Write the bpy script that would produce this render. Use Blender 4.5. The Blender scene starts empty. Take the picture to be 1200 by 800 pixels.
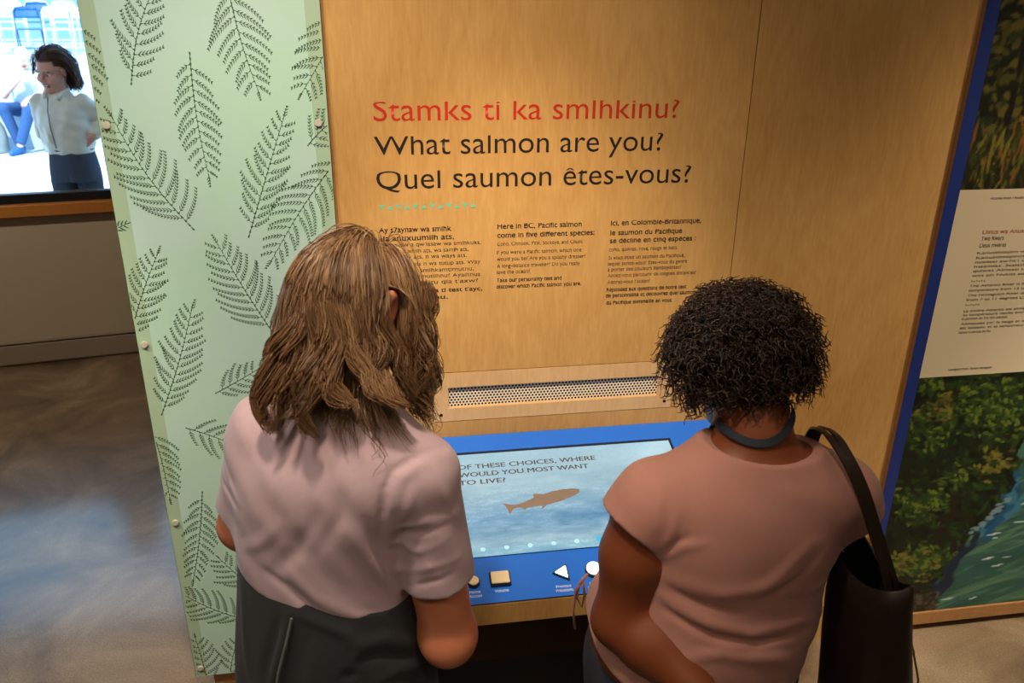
import bpy, bmesh, math, random
import numpy as np
from mathutils import Vector, Matrix

SC = bpy.context.scene
COL = SC.collection
PI = math.pi

# ------------------------------------------------------------------ camera
def make_camera():
    cam = bpy.data.cameras.new('camera'); ob = bpy.data.objects.new('camera', cam)
    COL.objects.link(ob)
    cam.sensor_width = 36.0; cam.lens = 962.0 / 1200.0 * 36.0
    cam.clip_start = 0.05; cam.clip_end = 200
    pitch, roll, yaw = math.radians(22.33), math.radians(0.617), math.radians(9.3)
    cp, sp, cy, sy = math.cos(pitch), math.sin(pitch), math.cos(yaw), math.sin(yaw)
    fw = Vector((sy, cy, 0)); up = Vector((0, 0, 1)); rt = Vector((cy, -sy, 0))
    F = cp*fw - sp*up; U0 = sp*fw + cp*up
    R = math.cos(roll)*rt + math.sin(roll)*U0; U = -math.sin(roll)*rt + math.cos(roll)*U0
    m = Matrix.Identity(4)
    for i in range(3):
        m[i][0] = R[i]; m[i][1] = U[i]; m[i][2] = -F[i]; m[i][3] = (0, -2.176, 2.15)[i]
    ob.matrix_world = m
    cam.dof.use_dof = True; cam.dof.focus_distance = 2.25; cam.dof.aperture_fstop = 5.6
    SC.camera = ob
make_camera()

# ------------------------------------------------------------------ light
SC.view_settings.view_transform = 'Standard'; SC.view_settings.look = 'None'
SC.view_settings.gamma = 1.0; SC.view_settings.use_curve_mapping = False
SC.view_settings.exposure = 0.0
W = bpy.data.worlds.new('sky'); SC.world = W; W.use_nodes = True
bg = W.node_tree.nodes['Background']
bg.inputs['Color'].default_value = (0.42, 0.70, 1.0, 1); bg.inputs['Strength'].default_value = 3.2

def aim(ob, loc, tgt):
    ob.location = loc
    ob.rotation_euler = (Vector(tgt) - Vector(loc)).to_track_quat('-Z', 'Y').to_euler()
def spot(name, loc, tgt, power, size, blend, color, radius=0.06):
    l = bpy.data.lights.new(name, 'SPOT'); l.energy = power; l.spot_size = math.radians(size)
    l.spot_blend = blend; l.color = color; l.shadow_soft_size = radius
    o = bpy.data.objects.new(name, l); COL.objects.link(o); aim(o, loc, tgt); return o
def area(name, loc, tgt, power, sx, sy, color):
    l = bpy.data.lights.new(name, 'AREA'); l.shape = 'RECTANGLE'; l.size = sx; l.size_y = sy
    l.energy = power; l.color = color
    o = bpy.data.objects.new(name, l); COL.objects.link(o); aim(o, loc, tgt); return o
WARM = (1.0, 0.83, 0.62)
spot('sign_spot', (-0.20, -1.30, 3.2), (0.12, 0.0, 0.95), 118, 76, 0.9, WARM)
spot('fern_spot', (-0.9, -1.25, 3.2), (-0.42, 0.0, 1.0), 62, 66, 0.9, (1.0, 0.93, 0.80))
spot('visitor_fill_spot', (-0.9, -2.3, 3.2), (0.0, -0.95, 1.22), 38, 30, 0.8, WARM)  # unseen lamp added to brighten the left visitor's back
spot('arm_fill_spot', (1.0, -2.7, 3.2), (0.12, -0.95, 1.05), 26, 24, 0.8, WARM)  # second unseen lamp, added to lift the visitors' sleeve and arms
spot('kiosk_spot', (0.10, -1.35, 3.2), (0.42, 0.0, 1.04), 165, 37, 0.9, WARM)
spot('floor_spot', (-1.5, -0.9, 3.2), (-0.75, 0.45, 0.0), 190, 36, 1.0, WARM)
spot('window_wall_spot', (-2.7, 0.9, 3.2), (-2.2, 2.9, 0.7), 150, 90, 1.0, WARM)
spot('passage_spot', (2.6, -1.2, 3.2), (2.3, -0.4, 0.0), 260, 44, 0.9, (1.0, 0.9, 0.74))
spot('mural_spot', (2.3, -1.4, 3.2), (2.2, -0.1, 0.65), 145, 70, 1.0, WARM)
area('overhead_fill', (0.4, -2.2, 3.28), (0.4, -2.2, 0), 28, 4.5, 3.0, WARM)  # unseen area light added overhead as a wide dim fill
sun = bpy.data.lights.new('sun', 'SUN'); sun.energy = 7.0; sun.angle = 0.01; sun.color = (1, 0.96, 0.9)
so = bpy.data.objects.new('sun', sun); COL.objects.link(so); so.rotation_euler = (math.radians(38), 0, math.radians(-12))

# ------------------------------------------------------------------ helpers
def lin(c):
    if isinstance(c, (tuple, list)) and max(c) > 1.0: c = tuple(v/255.0 for v in c)
    return tuple((v/12.92 if v <= 0.04045 else ((v+0.055)/1.055)**2.4) for v in c)
def linarr(a): return np.where(a <= 0.04045, a/12.92, ((a+0.055)/1.055)**2.4)
def newmat(name):
    m = bpy.data.materials.new(name); m.use_nodes = True
    nt = m.node_tree; return m, nt, nt.nodes['Principled BSDF']
def mat(name, c, rough=0.6, metal=0.0, spec=0.5, coat=0.0, emit=0.0, var=0.0, scale=8.0, bump=0.0, bscale=200.0, sheen=0.0):
    m, nt, b = newmat(name); L = (*lin(c), 1)
    b.inputs['Base Color'].default_value = L; b.inputs['Roughness'].default_value = rough
    b.inputs['Metallic'].default_value = metal; b.inputs['Specular IOR Level'].default_value = spec
    b.inputs['Coat Weight'].default_value = coat; b.inputs['Sheen Weight'].default_value = sheen
    if emit:
        b.inputs['Emission Color'].default_value = L; b.inputs['Emission Strength'].default_value = emit
    tc = nt.nodes.new('ShaderNodeTexCoord')
    if var:
        n = nt.nodes.new('ShaderNodeTexNoise'); n.inputs['Scale'].default_value = scale; n.inputs['Detail'].default_value = 5
        nt.links.new(tc.outputs['Object'], n.inputs['Vector'])
        r = nt.nodes.new('ShaderNodeMix'); r.data_type = 'RGBA'
        r.inputs[6].default_value = tuple(v*(1-var) for v in L[:3])+(1,); r.inputs[7].default_value = tuple(min(1, v*(1+var)) for v in L[:3])+(1,)
        nt.links.new(n.outputs['Fac'], r.inputs[0]); nt.links.new(r.outputs[2], b.inputs['Base Color'])
    if bump:
        n = nt.nodes.new('ShaderNodeTexNoise'); n.inputs['Scale'].default_value = bscale; n.inputs['Detail'].default_value = 3
        nt.links.new(tc.outputs['Object'], n.inputs['Vector'])
        bp = nt.nodes.new('ShaderNodeBump'); bp.inputs['Strength'].default_value = bump; bp.inputs['Distance'].default_value = 0.002
        nt.links.new(n.outputs['Fac'], bp.inputs['Height']); nt.links.new(bp.outputs['Normal'], b.inputs['Normal'])
    return m

def ply_mat(name, c1, c2, scale=(3.0, 3.0, 0.9), rough=0.42):
    """birch veneer: stretched, warped figure plus fine pores"""
    m, nt, b = newmat(name); N = nt.nodes; Lk = nt.links
    tc = N.new('ShaderNodeTexCoord'); mp = N.new('ShaderNodeMapping'); mp.inputs['Scale'].default_value = scale
    Lk.new(tc.outputs['Object'], mp.inputs['Vector'])
    n1 = N.new('ShaderNodeTexNoise'); n1.inputs['Scale'].default_value = 1.6; n1.inputs['Detail'].default_value = 3; n1.inputs['Distortion'].default_value = 0.8
    Lk.new(mp.outputs[0], n1.inputs['Vector'])
    mu = N.new('ShaderNodeMath'); mu.operation = 'MULTIPLY'; mu.inputs[1].default_value = 16.0; Lk.new(n1.outputs['Fac'], mu.inputs[0])
    sn = N.new('ShaderNodeMath'); sn.operation = 'PINGPONG'; sn.inputs[1].default_value = 1.0; Lk.new(mu.outputs[0], sn.inputs[0])
    n2 = N.new('ShaderNodeTexNoise'); n2.inputs['Scale'].default_value = 60; n2.inputs['Detail'].default_value = 6
    mp2 = N.new('ShaderNodeMapping'); mp2.inputs['Scale'].default_value = (2.6, 2.6, 0.35); Lk.new(tc.outputs['Object'], mp2.inputs['Vector']); Lk.new(mp2.outputs[0], n2.inputs['Vector'])
    n3 = N.new('ShaderNodeTexNoise'); n3.inputs['Scale'].default_value = 1.5; n3.inputs['Detail'].default_value = 2; Lk.new(tc.outputs['Object'], n3.inputs['Vector'])
    a1 = N.new('ShaderNodeMath'); a1.operation = 'MULTIPLY'; a1.inputs[1].default_value = 0.10; Lk.new(sn.outputs[0], a1.inputs[0])
    a2 = N.new('ShaderNodeMath'); a2.operation = 'MULTIPLY_ADD'; a2.inputs[1].default_value = 0.40; Lk.new(n2.outputs['Fac'], a2.inputs[0]); Lk.new(a1.outputs[0], a2.inputs[2])
    a3 = N.new('ShaderNodeMath'); a3.operation = 'MULTIPLY_ADD'; a3.inputs[1].default_value = 0.75; Lk.new(n3.outputs['Fac'], a3.inputs[0]); Lk.new(a2.outputs[0], a3.inputs[2])
    rp = N.new('ShaderNodeValToRGB'); rp.color_ramp.elements[0].position = 0.35; rp.color_ramp.elements[1].position = 1.0
    rp.color_ramp.elements[0].color = (*lin(c1), 1); rp.color_ramp.elements[1].color = (*lin(c2), 1)
    Lk.new(a3.outputs[0], rp.inputs[0]); Lk.new(rp.outputs[0], b.inputs['Base Color'])
    b.inputs['Roughness'].default_value = rough; b.inputs['Specular IOR Level'].default_value = 0.3
    return m
def attr_mat(name, rough=0.5, emit=0.0, spec=0.5, sheen=0.0, aniso=0.0, coat=0.0):
    m, nt, b = newmat(name)
    a = nt.nodes.new('ShaderNodeAttribute'); a.attribute_name = 'tint'
    nt.links.new(a.outputs['Color'], b.inputs['Base Color']); b.inputs['Roughness'].default_value = rough
    b.inputs['Specular IOR Level'].default_value = spec; b.inputs['Coat Weight'].default_value = coat
    b.inputs['Anisotropic'].default_value = aniso
    if emit:
        nt.links.new(a.outputs['Color'], b.inputs['Emission Color']); b.inputs['Emission Strength'].default_value = emit
        b.inputs['Base Color'].default_value = (0, 0, 0, 1); nt.links.remove(b.inputs['Base Color'].links[0])
    return m

def tag(o, label=None, cat=None, group=None, kind=None):
    if label: o['label'] = label
    if cat: o['category'] = cat
    if group: o['group'] = group
    if kind: o['kind'] = kind
    return o
def empty(name, loc, label, cat, group=None, rz=0.0):
    o = bpy.data.objects.new(name, None); COL.objects.link(o); o.location = loc; o.rotation_euler = (0, 0, rz)
    o.empty_display_size = 0.1
    return tag(o, label, cat, group)
def link(name, me, m, parent=None, world=True, smooth=False):
    """link a mesh given in world coordinates; with a parent the vertices are moved to its local frame"""
    o = bpy.data.objects.new(name, me); COL.objects.link(o)
    if m is not None:
        if not isinstance(m, (list, tuple)): m = [m]
        me.materials.clear()
        for x in m: me.materials.append(x)
    if smooth: me.shade_smooth()
    if parent is not None:
        o.parent = parent
        if world:
            root = parent; mw = Matrix.Identity(4)
            while root is not None: mw = root.matrix_basis @ mw; root = root.parent
            me.transform(mw.inverted())
    return o
def settle(o):
    """move a single-mesh thing's origin to its base"""
    me = o.data; n = len(me.vertices); a = np.empty(n*3, np.float32); me.vertices.foreach_get('co', a); a = a.reshape(-1, 3)
    c = Vector(((a[:, 0].min()+a[:, 0].max())/2, (a[:, 1].min()+a[:, 1].max())/2, a[:, 2].min()))
    c = Vector([float(v) for v in c])
    me.transform(Matrix.Translation(-c)); o.location = o.location + c
    return o

class MB:
    def __init__(s): s.bm = bmesh.new()
    def box(s, x0, x1, y0, y1, z0, z1, bev=0.0, seg=2):
        r = bmesh.ops.create_cube(s.bm, size=1.0); vs = r['verts']
        for v in vs:
            v.co = Vector((x0+(v.co.x+.5)*(x1-x0), y0+(v.co.y+.5)*(y1-y0), z0+(v.co.z+.5)*(z1-z0)))
        if bev:
            es = list({e for v in vs for e in v.link_edges})
            bmesh.ops.bevel(s.bm, geom=es, offset=bev, segments=seg, affect='EDGES', profile=0.5)
        return s
    def cyl(s, p, axis, r, h, seg=24, r2=None, bev=0.0):
        q = Vector(axis).to_track_quat('Z', 'Y').to_matrix().to_4x4()
        m = Matrix.Translation(Vector(p)+Vector(axis).normalized()*h/2) @ q
        res = bmesh.ops.create_cone(s.bm, cap_ends=True, segments=seg, radius1=r, radius2=r if r2 is None else r2, depth=h, matrix=m)
        if bev:
            es = [e for e in {e for v in res['verts'] for e in v.link_edges} if len(e.link_faces) == 2 and any(len(f.verts) > 4 for f in e.link_faces)]
            bmesh.ops.bevel(s.bm, geom=es, offset=bev, segments=2, affect='EDGES')
        return s
    def prism(s, pts, depth_vec, bev=0.0):
        """closed polygon (list of 3D points) extruded by depth_vec"""
        vs = [s.bm.verts.new(p) for p in pts]; f = s.bm.faces.new(vs)
        r = bmesh.ops.extrude_face_region(s.bm, geom=[f]); nv = [g for g in r['geom'] if isinstance(g, bmesh.types.BMVert)]
        bmesh.ops.translate(s.bm, verts=nv, vec=Vector(depth_vec))
        if bev:
            es = list({e for v in vs+nv for e in v.link_edges}); bmesh.ops.bevel(s.bm, geom=es, offset=bev, segments=2, affect='EDGES')
        return s
    def tube(s, pts, r, seg=8, closed=False):
        pts = [Vector(p) for p in pts]; n = len(pts); rings = []
        rr = r if isinstance(r, (list, tuple)) else [r]*n
        for i, p in enumerate(pts):
            a = pts[i-1] if (i > 0 or closed) else p; b = pts[(i+1) % n] if (i < n-1 or closed) else p
            t = (b-a).normalized(); u = t.orthogonal().normalized() if i == 0 else (u - t*u.dot(t)).normalized()
            w = t.cross(u)
            rings.append([s.bm.verts.new(p+(u*math.cos(2*PI*k/seg)+w*math.sin(2*PI*k/seg))*rr[i]) for k in range(seg)])
        for i in range(n if closed else n-1):
            A, B = rings[i], rings[(i+1) % n]
            for k in range(seg): s.bm.faces.new((A[k], A[(k+1) % seg], B[(k+1) % seg], B[k]))
        if not closed:
            s.bm.faces.new(list(reversed(rings[0]))); s.bm.faces.new(rings[-1])
        return s
    def build(s, name, m, parent=None, smooth=False):
        bmesh.ops.recalc_face_normals(s.bm, faces=s.bm.faces)
        me = bpy.data.meshes.new(name); s.bm.to_mesh(me); s.bm.free()
        return link(name, me, m, parent, smooth=smooth)
def arrmesh(name, V, Fc, tint=None):
    me = bpy.data.meshes.new(name); V = np.asarray(V, np.float32); Fc = np.asarray(Fc, np.int32)
    k = Fc.shape[1]
    me.vertices.add(len(V)); me.vertices.foreach_set('co', V.ravel())
    me.loops.add(Fc.size); me.loops.foreach_set('vertex_index', Fc.ravel())
    me.polygons.add(len(Fc)); me.polygons.foreach_set('loop_start', np.arange(0, Fc.size, k, dtype=np.int32))
    me.polygons.foreach_set('loop_total', np.full(len(Fc), k, np.int32))
    me.update(calc_edges=True)
    if tint is not None:
        a = me.color_attributes.new('tint', 'FLOAT_COLOR', 'POINT')
        c = np.ones((len(V), 4), np.float32); c[:, :3] = tint; a.data.foreach_set('color', c.ravel())
    return me
def sheet(name, fn, colors, m, parent=None):
    """a flat picture: colors is an (nz, nx, 3) sRGB array; fn(u, v) maps 0..1 arrays to world points"""
    nz, nx, _ = colors.shape
    u, v = np.meshgrid(np.linspace(0, 1, nx), np.linspace(0, 1, nz))
    P = np.stack(fn(u, v), -1).reshape(-1, 3)
    i = np.arange((nz-1)*nx).reshape(nz-1, nx)[:, :-1].ravel()
    Fc = np.stack([i, i+1, i+nx+1, i+nx], 1)
    return link(name, arrmesh(name, P, Fc, linarr(np.clip(colors, 0, 1)).reshape(-1, 3)), m, parent)

def text_mesh(body, bold=0.0):
    c = bpy.data.curves.new('t', 'FONT'); c.body = body; c.size = 1.0; c.offset = bold; c.resolution_u = 4
    o = bpy.data.objects.new('t', c); COL.objects.link(o)
    dg = bpy.context.evaluated_depsgraph_get(); dg.update()
    me = bpy.data.meshes.new_from_object(o.evaluated_get(dg))
    bpy.data.objects.remove(o); bpy.data.curves.remove(c)
    return me
XH = 0.455
def text(name, lines, m, parent, place, bold=0.0, xh=1.22):
    """lines: (body, x0, z, x1, capheight); place(x, z) -> world point. All lines make one printed part"""
    Vs, Fs, off = [], [], 0
    bm = bmesh.new()
    for body, x0, z, x1, cap in lines:
        me = text_mesh(body, bold); n = len(me.vertices)
        if n == 0: continue
        a = np.empty(n*3, np.float32); me.vertices.foreach_get('co', a); a = a.reshape(-1, 3)
        if xh:                                        # taller lower case, like the sign's typeface
            y = a[:, 1]; a[:, 1] = np.where(y > XH, XH*xh+(y-XH)*(0.69-XH*xh)/(0.69-XH), np.where(y > 0, y*xh, y))
        lo, hi = a[:, 0].min(), a[:, 0].max()
        sx = (x1-x0)/(hi-lo); sz = cap/0.69
        for i, vv in enumerate(me.vertices):
            vv.co = Vector(place(x0+(a[i, 0]-lo)*sx, z+a[i, 1]*sz))
        bm.from_mesh(me); bpy.data.meshes.remove(me)
    me = bpy.data.meshes.new(name); bm.to_mesh(me); bm.free()
    return link(name, me, m, parent)

# ------------------------------------------------------------------ room
M = {}
M['ply'] = ply_mat('birch_plywood', (186, 136, 74), (224, 180, 114))
M['ply_dark'] = ply_mat('birch_edge', (150, 104, 60), (190, 142, 90), (1.2, 1.2, 6))
M['core'] = mat('partition_core', (150, 110, 70), 0.7)
M['wallpaint'] = mat('taupe_wall_paint', (184, 170, 146), 0.75, var=0.05, scale=3, bump=0.08, bscale=300)
M['ceil'] = mat('ceiling_black', (60, 58, 56), 0.9)
M['steelgrey'] = mat('heater_enamel', (150, 134, 118), 0.45)
M['sillwood'] = ply_mat('sill_oak', (170, 104, 44), (206, 138, 66), (0.8, 3, 6))
M['black'] = mat('matt_black', (20, 22, 28), 0.4)
def floor_mat():
    m, nt, b = newmat('polished_concrete'); N = nt.nodes; Lk = nt.links
    tc = N.new('ShaderNodeTexCoord')
    n1 = N.new('ShaderNodeTexNoise'); n1.inputs['Scale'].default_value = 1.7; n1.inputs['Detail'].default_value = 8; n1.inputs['Distortion'].default_value = 0.7; n1.inputs['Roughness'].default_value = 0.62
    n2 = N.new('ShaderNodeTexNoise'); n2.inputs['Scale'].default_value = 170; n2.inputs['Detail'].default_value = 3
    for n in (n1, n2): Lk.new(tc.outputs['Object'], n.inputs['Vector'])
    rp = N.new('ShaderNodeValToRGB'); e = rp.color_ramp.elements
    e[0].position = 0.32; e[0].color = (*lin((80, 62, 46)), 1); e[1].position = 0.72; e[1].color = (*lin((176, 154, 122)), 1)
    k = e.new(0.5); k.color = (*lin((126, 104, 80)), 1)
    Lk.new(n1.outputs['Fac'], rp.inputs[0])
    mx = N.new('ShaderNodeMix'); mx.data_type = 'RGBA'; mx.blend_type = 'OVERLAY'; mx.inputs[0].default_value = 0.55
    Lk.new(rp.outputs[0], mx.inputs[6]); Lk.new(n2.outputs['Fac'], mx.inputs[7]); Lk.new(mx.outputs[2], b.inputs['Base Color'])
    r2 = N.new('ShaderNodeMapRange'); r2.inputs['To Min'].default_value = 0.34; r2.inputs['To Max'].default_value = 0.5; b.inputs['Coat Weight'].default_value = 0.7; b.inputs['Coat Roughness'].default_value = 0.13; b.inputs['Coat IOR'].default_value = 1.6
    Lk.new(n1.outputs['Fac'], r2.inputs['Value']); Lk.new(r2.outputs[0], b.inputs['Roughness'])
    bp = N.new('ShaderNodeBump'); bp.inputs['Strength'].default_value = 0.12; bp.inputs['Distance'].default_value = 0.003
    Lk.new(n2.outputs['Fac'], bp.inputs['Height']); Lk.new(bp.outputs['Normal'], b.inputs['Normal'])
    return m
M['floor'] = floor_mat()
def struct(name, mb, m, parent=None):
    o = mb.build(name, m, parent)
    if parent is None: o['kind'] = 'structure'
    return o
# window wall: runs through (-2.424, 3.002) and (-1.646, 3.131)
WA = Vector((-2.424, 3.002, 0)); WE = Vector((0.778, 0.129, 0)).normalized(); WN = Vector((-WE.y, WE.x, 0))
def ww(s, d, z): return WA + WE*s + WN*d + Vector((0, 0, z))
def wbox(mb, s0, s1, d0, d1, z0, z1, bev=0.0):
    b = MB(); b.box(s0, s1, d0, d1, z0, z1, bev)
    for v in b.bm.verts: v.co = ww(v.co.x, v.co.y, v.co.z)
    me = bpy.data.meshes.new('x'); b.bm.to_mesh(me); b.bm.free(); mb.bm.from_mesh(me); bpy.data.meshes.remove(me)
    return mb
CEIL = 3.35
struct('floor', MB().box(-6.2, 6.2, -5.2, 4.4, -0.06, 0.0), M['floor'])
struct('ceiling', MB().box(-6.2, 6.2, -5.2, 4.6, CEIL, CEIL+0.15), M['ceil'])
struct('wall_back', MB().box(-6.2, 6.2, -5.2, -5.0, 0, CEIL), M['wallpaint'])
struct('wall_right', MB().box(6.0, 6.2, -5.0, 4.4, 0, CEIL), M['wallpaint'])
struct('wall_left', MB().box(-6.2, -6.0, -5.0, 2.6, 0, CEIL), M['wallpaint'])
WS0, WS1 = -2.6, 1.25
wl = MB()
wbox(wl, -3.7, WS0, 0, 0.2, 0, CEIL); wbox(wl, WS1, 8.6, 0, 0.2, 0, CEIL)
wbox(wl, WS0, WS1, 0, 0.2, 0, 0.954); wbox(wl, WS0, WS1, 0, 0.2, 2.72, CEIL)
struct('wall_window', wl, M['wallpaint'])
bb = MB(); wbox(bb, -3.6, 8.4, -0.022, -0.001, 0.012, 0.140, 0.006); wbox(bb, -3.6, 8.4, -0.026, -0.001, 0.150, 0.160, 0.003)
struct('baseboard_window', bb, M['steelgrey'])
gp = MB(); wbox(gp, -3.6, 8.4, -0.012, -0.001, 0.140, 0.150); struct('gap_shadow_line', gp, M['black'])  # black strip painted in as the shadow line of the baseboard gap
# window: black frame with one pane, oak sill
w1 = MB()
wbox(w1, WS0, WS1, -0.012, 0.05, 1.024, 1.080, 0.004); wbox(w1, WS0, WS1, -0.012, 0.05, 2.66, 2.72, 0.004)
wbox(w1, WS0, WS0+0.06, -0.012, 0.05, 1.08, 2.66); wbox(w1, WS1-0.06, WS1, -0.012, 0.05, 1.08, 2.66)
win = struct('window_1', w1, M['black'])
sl = MB(); wbox(sl, WS0-0.03, WS1+0.03, -0.06, 0.20, 0.954, 1.024, 0.004); sl.build('window_sill', M['sillwood'], win)
gm = bpy.data.materials.new('window_glass'); gm.use_nodes = True; nt = gm.node_tree; nt.nodes.clear()
go = nt.nodes.new('ShaderNodeOutputMaterial'); gx = nt.nodes.new('ShaderNodeMixShader'); gt = nt.nodes.new('ShaderNodeBsdfTransparent'); gg = nt.nodes.new('ShaderNodeBsdfGlossy'); gf = nt.nodes.new('ShaderNodeFresnel')
gg.inputs['Roughness'].default_value = 0.02; gt.inputs['Color'].default_value = (0.93, 0.97, 0.98, 1); gf.inputs['IOR'].default_value = 1.35
nt.links.new(gf.outputs[0], gx.inputs[0]); nt.links.new(gt.outputs[0], gx.inputs[1]); nt.links.new(gg.outputs[0], gx.inputs[2]); nt.links.new(gx.outputs[0], go.inputs[0])
pn = MB(); wbox(pn, WS0+0.05, WS1-0.05, 0.015, 0.023, 1.07, 2.67); pn.build('window_pane', gm, win)

# partition that carries the exhibit
struct('wall_front', MB().box(-0.612, 3.7, 0.018, 0.34, 0.0, 2.9).box(-0.612, -0.112, 0.0, 0.018, 0.0, 2.9), M['ply_dark'])

# ------------------------------------------------------------------ plywood panels with lettering
M['red'] = mat('red_vinyl', (196, 44, 22), 0.5); M['ink'] = mat('black_vinyl', (34, 26, 22), 0.5); M['teal'] = mat('teal_vinyl', (112, 196, 166), 0.5)
VY = -0.0006
sign = empty('plywood_panel', (0.45, 0.009, 0.0), 'birch plywood panel printed with the red and black question about salmon', 'wall panel', 'plywood panels of the exhibit wall')
pb = MB()                                            # the board is cut out for the speaker grille
for bx in ((-0.112, 0.1209, 0.0, 2.9), (0.8596, 1.0035, 0.0, 2.9), (0.1209, 0.8596, 0.0, 0.9954), (0.1209, 0.8596, 1.1571, 2.9)): pb.box(bx[0], bx[1], 0.0, 0.0178, bx[2], bx[3])
pb.build('panel_board', M['ply'], sign)
HEAD = [('Stamks ti ka smlhkinu?', -0.007, 1.871, 0.804), ('What salmon are you?', -0.009, 1.785, 0.766), ('Quel saumon êtes-vous?', -0.008, 1.696, 0.854)]
BOLD = [('Ay s7aynaw wa smlhk', -0.009, 1.579, 0.186), ('ala anuxuumilh ats.', -0.01, 1.556, 0.193),
 ('Here in BC, Pacific salmon', 0.312, 1.58, 0.549), ('come in five different species:', 0.312, 1.555, 0.587),
 ('Ici, en Colombie-Britannique,', 0.633, 1.58, 0.898), ('le saumon du Pacifique', 0.633, 1.552, 0.844), ('se décline en cinq espèces :', 0.633, 1.529, 0.887)]
BOLD2 = [("Anusnmnstalikta ti test t'ayc,", -0.018, 1.405, 0.27), ('alh ti smlhknu.', -0.019, 1.385, 0.173),
 ('Take our personality test and', 0.31, 1.427, 0.497), ('discover which Pacific salmon you are.', 0.31, 1.408, 0.555),
 ('Répondez aux questions de notre test', 0.631, 1.385, 0.872), ('de personnalité et découvrez quel saumon', 0.63, 1.367, 0.902), ('du Pacifique sommeille en vous.', 0.632, 1.345, 0.833)]
REG = [("ti nuts'icw a qw'lasaw wa smlhkuks.", -0.011, 1.539, 0.267), ('wa amih a amilh ats, wa samlh ats,', -0.012, 1.521, 0.232),
 ("wa tsays'ay ats, n wa ways ats.", -0.012, 1.504, 0.227), ('wa smlhkat ats n wa tutup ats. Way', -0.013, 1.484, 0.265),
 ('ats wa ks ka smlhkamtimutnu,', -0.014, 1.465, 0.246), ('ka smlhkaystimutilhnu? Ayalhnua', -0.015, 1.448, 0.265), ("ka ayalimnua tu qla t'axw?", -0.016, 1.43, 0.258),
 ('Coho, Chinook, Pink, Sockeye, and Chum.', 0.312, 1.532, 0.555), ('If you were a Pacific salmon, which one', 0.311, 1.508, 0.551),
 ('would you be? Are you a splashy dresser?', 0.311, 1.489, 0.564), ('A long-distance traveller? Do you really', 0.311, 1.469, 0.549), ('love the ocean?', 0.311, 1.451, 0.405),
 ('coho, quinnat, rose, rouge et kéta.', 0.632, 1.505, 0.835), ('Si vous étiez un saumon du Pacifique,', 0.632, 1.481, 0.858),
 ('lequel seriez-vous? Êtes-vous du genre', 0.631, 1.463, 0.867), ('à porter des couleurs flamboyantes?', 0.631, 1.446, 0.851),
 ('Aimez-vous parcourir de longues distances?', 0.632, 1.428, 0.897), ("Adorez-vous l'océan?", 0.632, 1.408, 0.759)]
onw = lambda x, z: (x, VY, z)
tag(text('heading_text', [(*HEAD[0], 0.0475)], M['red'], sign, onw, -0.002), 'red heading line in a First Nations language')
for h in HEAD[1:]: text('heading_text', [(*h, 0.0475)], M['ink'], sign, onw, -0.002)
for lo_, hi_ in ((-1, .3), (.3, .6), (.6, 1)):          # three columns, each a bold head, a paragraph and a bold close
    for L_, cap_, b_ in ((BOLD, 0.0135, 0.013), (REG, 0.0102, -0.002), (BOLD2, 0.0110, 0.014)):
        text('body_text', [(*l, cap_) for l in L_ if lo_ < l[1] <= hi_], M['ink'], sign, onw, b_)
tb = MB()
for k in range(12):
    x = -0.006 + k*0.0222; u = 1 if k % 2 else -1
    z0, z1 = (1.641, 1.652) if u > 0 else (1.654, 1.642)
    w = 0.0085
    tb.bm.faces.new([tb.bm.verts.new(p) for p in ((x, VY, z0), (x+2*w, VY, z0), (x+w, VY, z1))])
    zz = z1 + 0.004*u
    tb.bm.faces.new([tb.bm.verts.new(p) for p in ((x+w-.002, VY, zz), (x+w+.002, VY, zz), (x+w, VY, zz+0.003*u))])
o = tb.build('triangle_border', M['teal'], sign); o['label'] = 'row of small teal triangles'
plain = empty('plywood_panel', (1.32, 0.009, 0.0), 'plain birch plywood panel right of the seam, without lettering', 'wall panel', 'plywood panels of the exhibit wall')
MB().box(1.0062, 1.66, 0.0, 0.0178, 0.0, 2.9).build('panel_board', M['ply'], plain)

# ------------------------------------------------------------------ fern glass panel
def glass_mat():
    m, nt, b = newmat('printed_green_glass'); N = nt.nodes; Lk = nt.links
    tc = N.new('ShaderNodeTexCoord'); n = N.new('ShaderNodeTexNoise'); n.inputs['Scale'].default_value = 3.0; n.inputs['Detail'].default_value = 2; n.inputs['Distortion'].default_value = 1.2
    Lk.new(tc.outputs['Object'], n.inputs['Vector'])
    rp = N.new('ShaderNodeValToRGB'); e = rp.color_ramp.elements
    e[0].position = .35; e[0].color = (*lin((188, 226, 206)), 1); e[1].position = .7; e[1].color = (*lin((196, 226, 220)), 1)
    Lk.new(n.outputs['Fac'], rp.inputs[0])
    # margins without backing read slightly olive
    sx = N.new('ShaderNodeSeparateXYZ'); Lk.new(tc.outputs['Object'], sx.inputs[0])
    mr = N.new('ShaderNodeMath'); mr.operation = 'ABSOLUTE'; Lk.new(sx.outputs['X'], mr.inputs[0])
    st = N.new('ShaderNodeMath'); st.operation = 'GREATER_THAN'; st.inputs[1].default_value = 0.2705-0.036; Lk.new(mr.outputs[0], st.inputs[0])
    mx = N.new('ShaderNodeMix'); mx.data_type = 'RGBA'; mx.inputs[7].default_value = (*lin((176, 204, 176)), 1)
    Lk.new(st.outputs[0], mx.inputs[0]); Lk.new(rp.outputs[0], mx.inputs[6]); Lk.new(mx.outputs[2], b.inputs['Base Color'])
    b.inputs['Roughness'].default_value = 0.5; b.inputs['Coat Weight'].default_value = 0.6; b.inputs['Coat Roughness'].default_value = 0.08
    return m
GX0, GX1, GZ0, GZ1 = -0.660, -0.119, 0.147, 2.75
fern = empty('glass_panel', ((GX0+GX1)/2, -0.016, GZ0), 'pale green glass panel printed with dark fern fronds, left of the plywood', 'glass panel')
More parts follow.
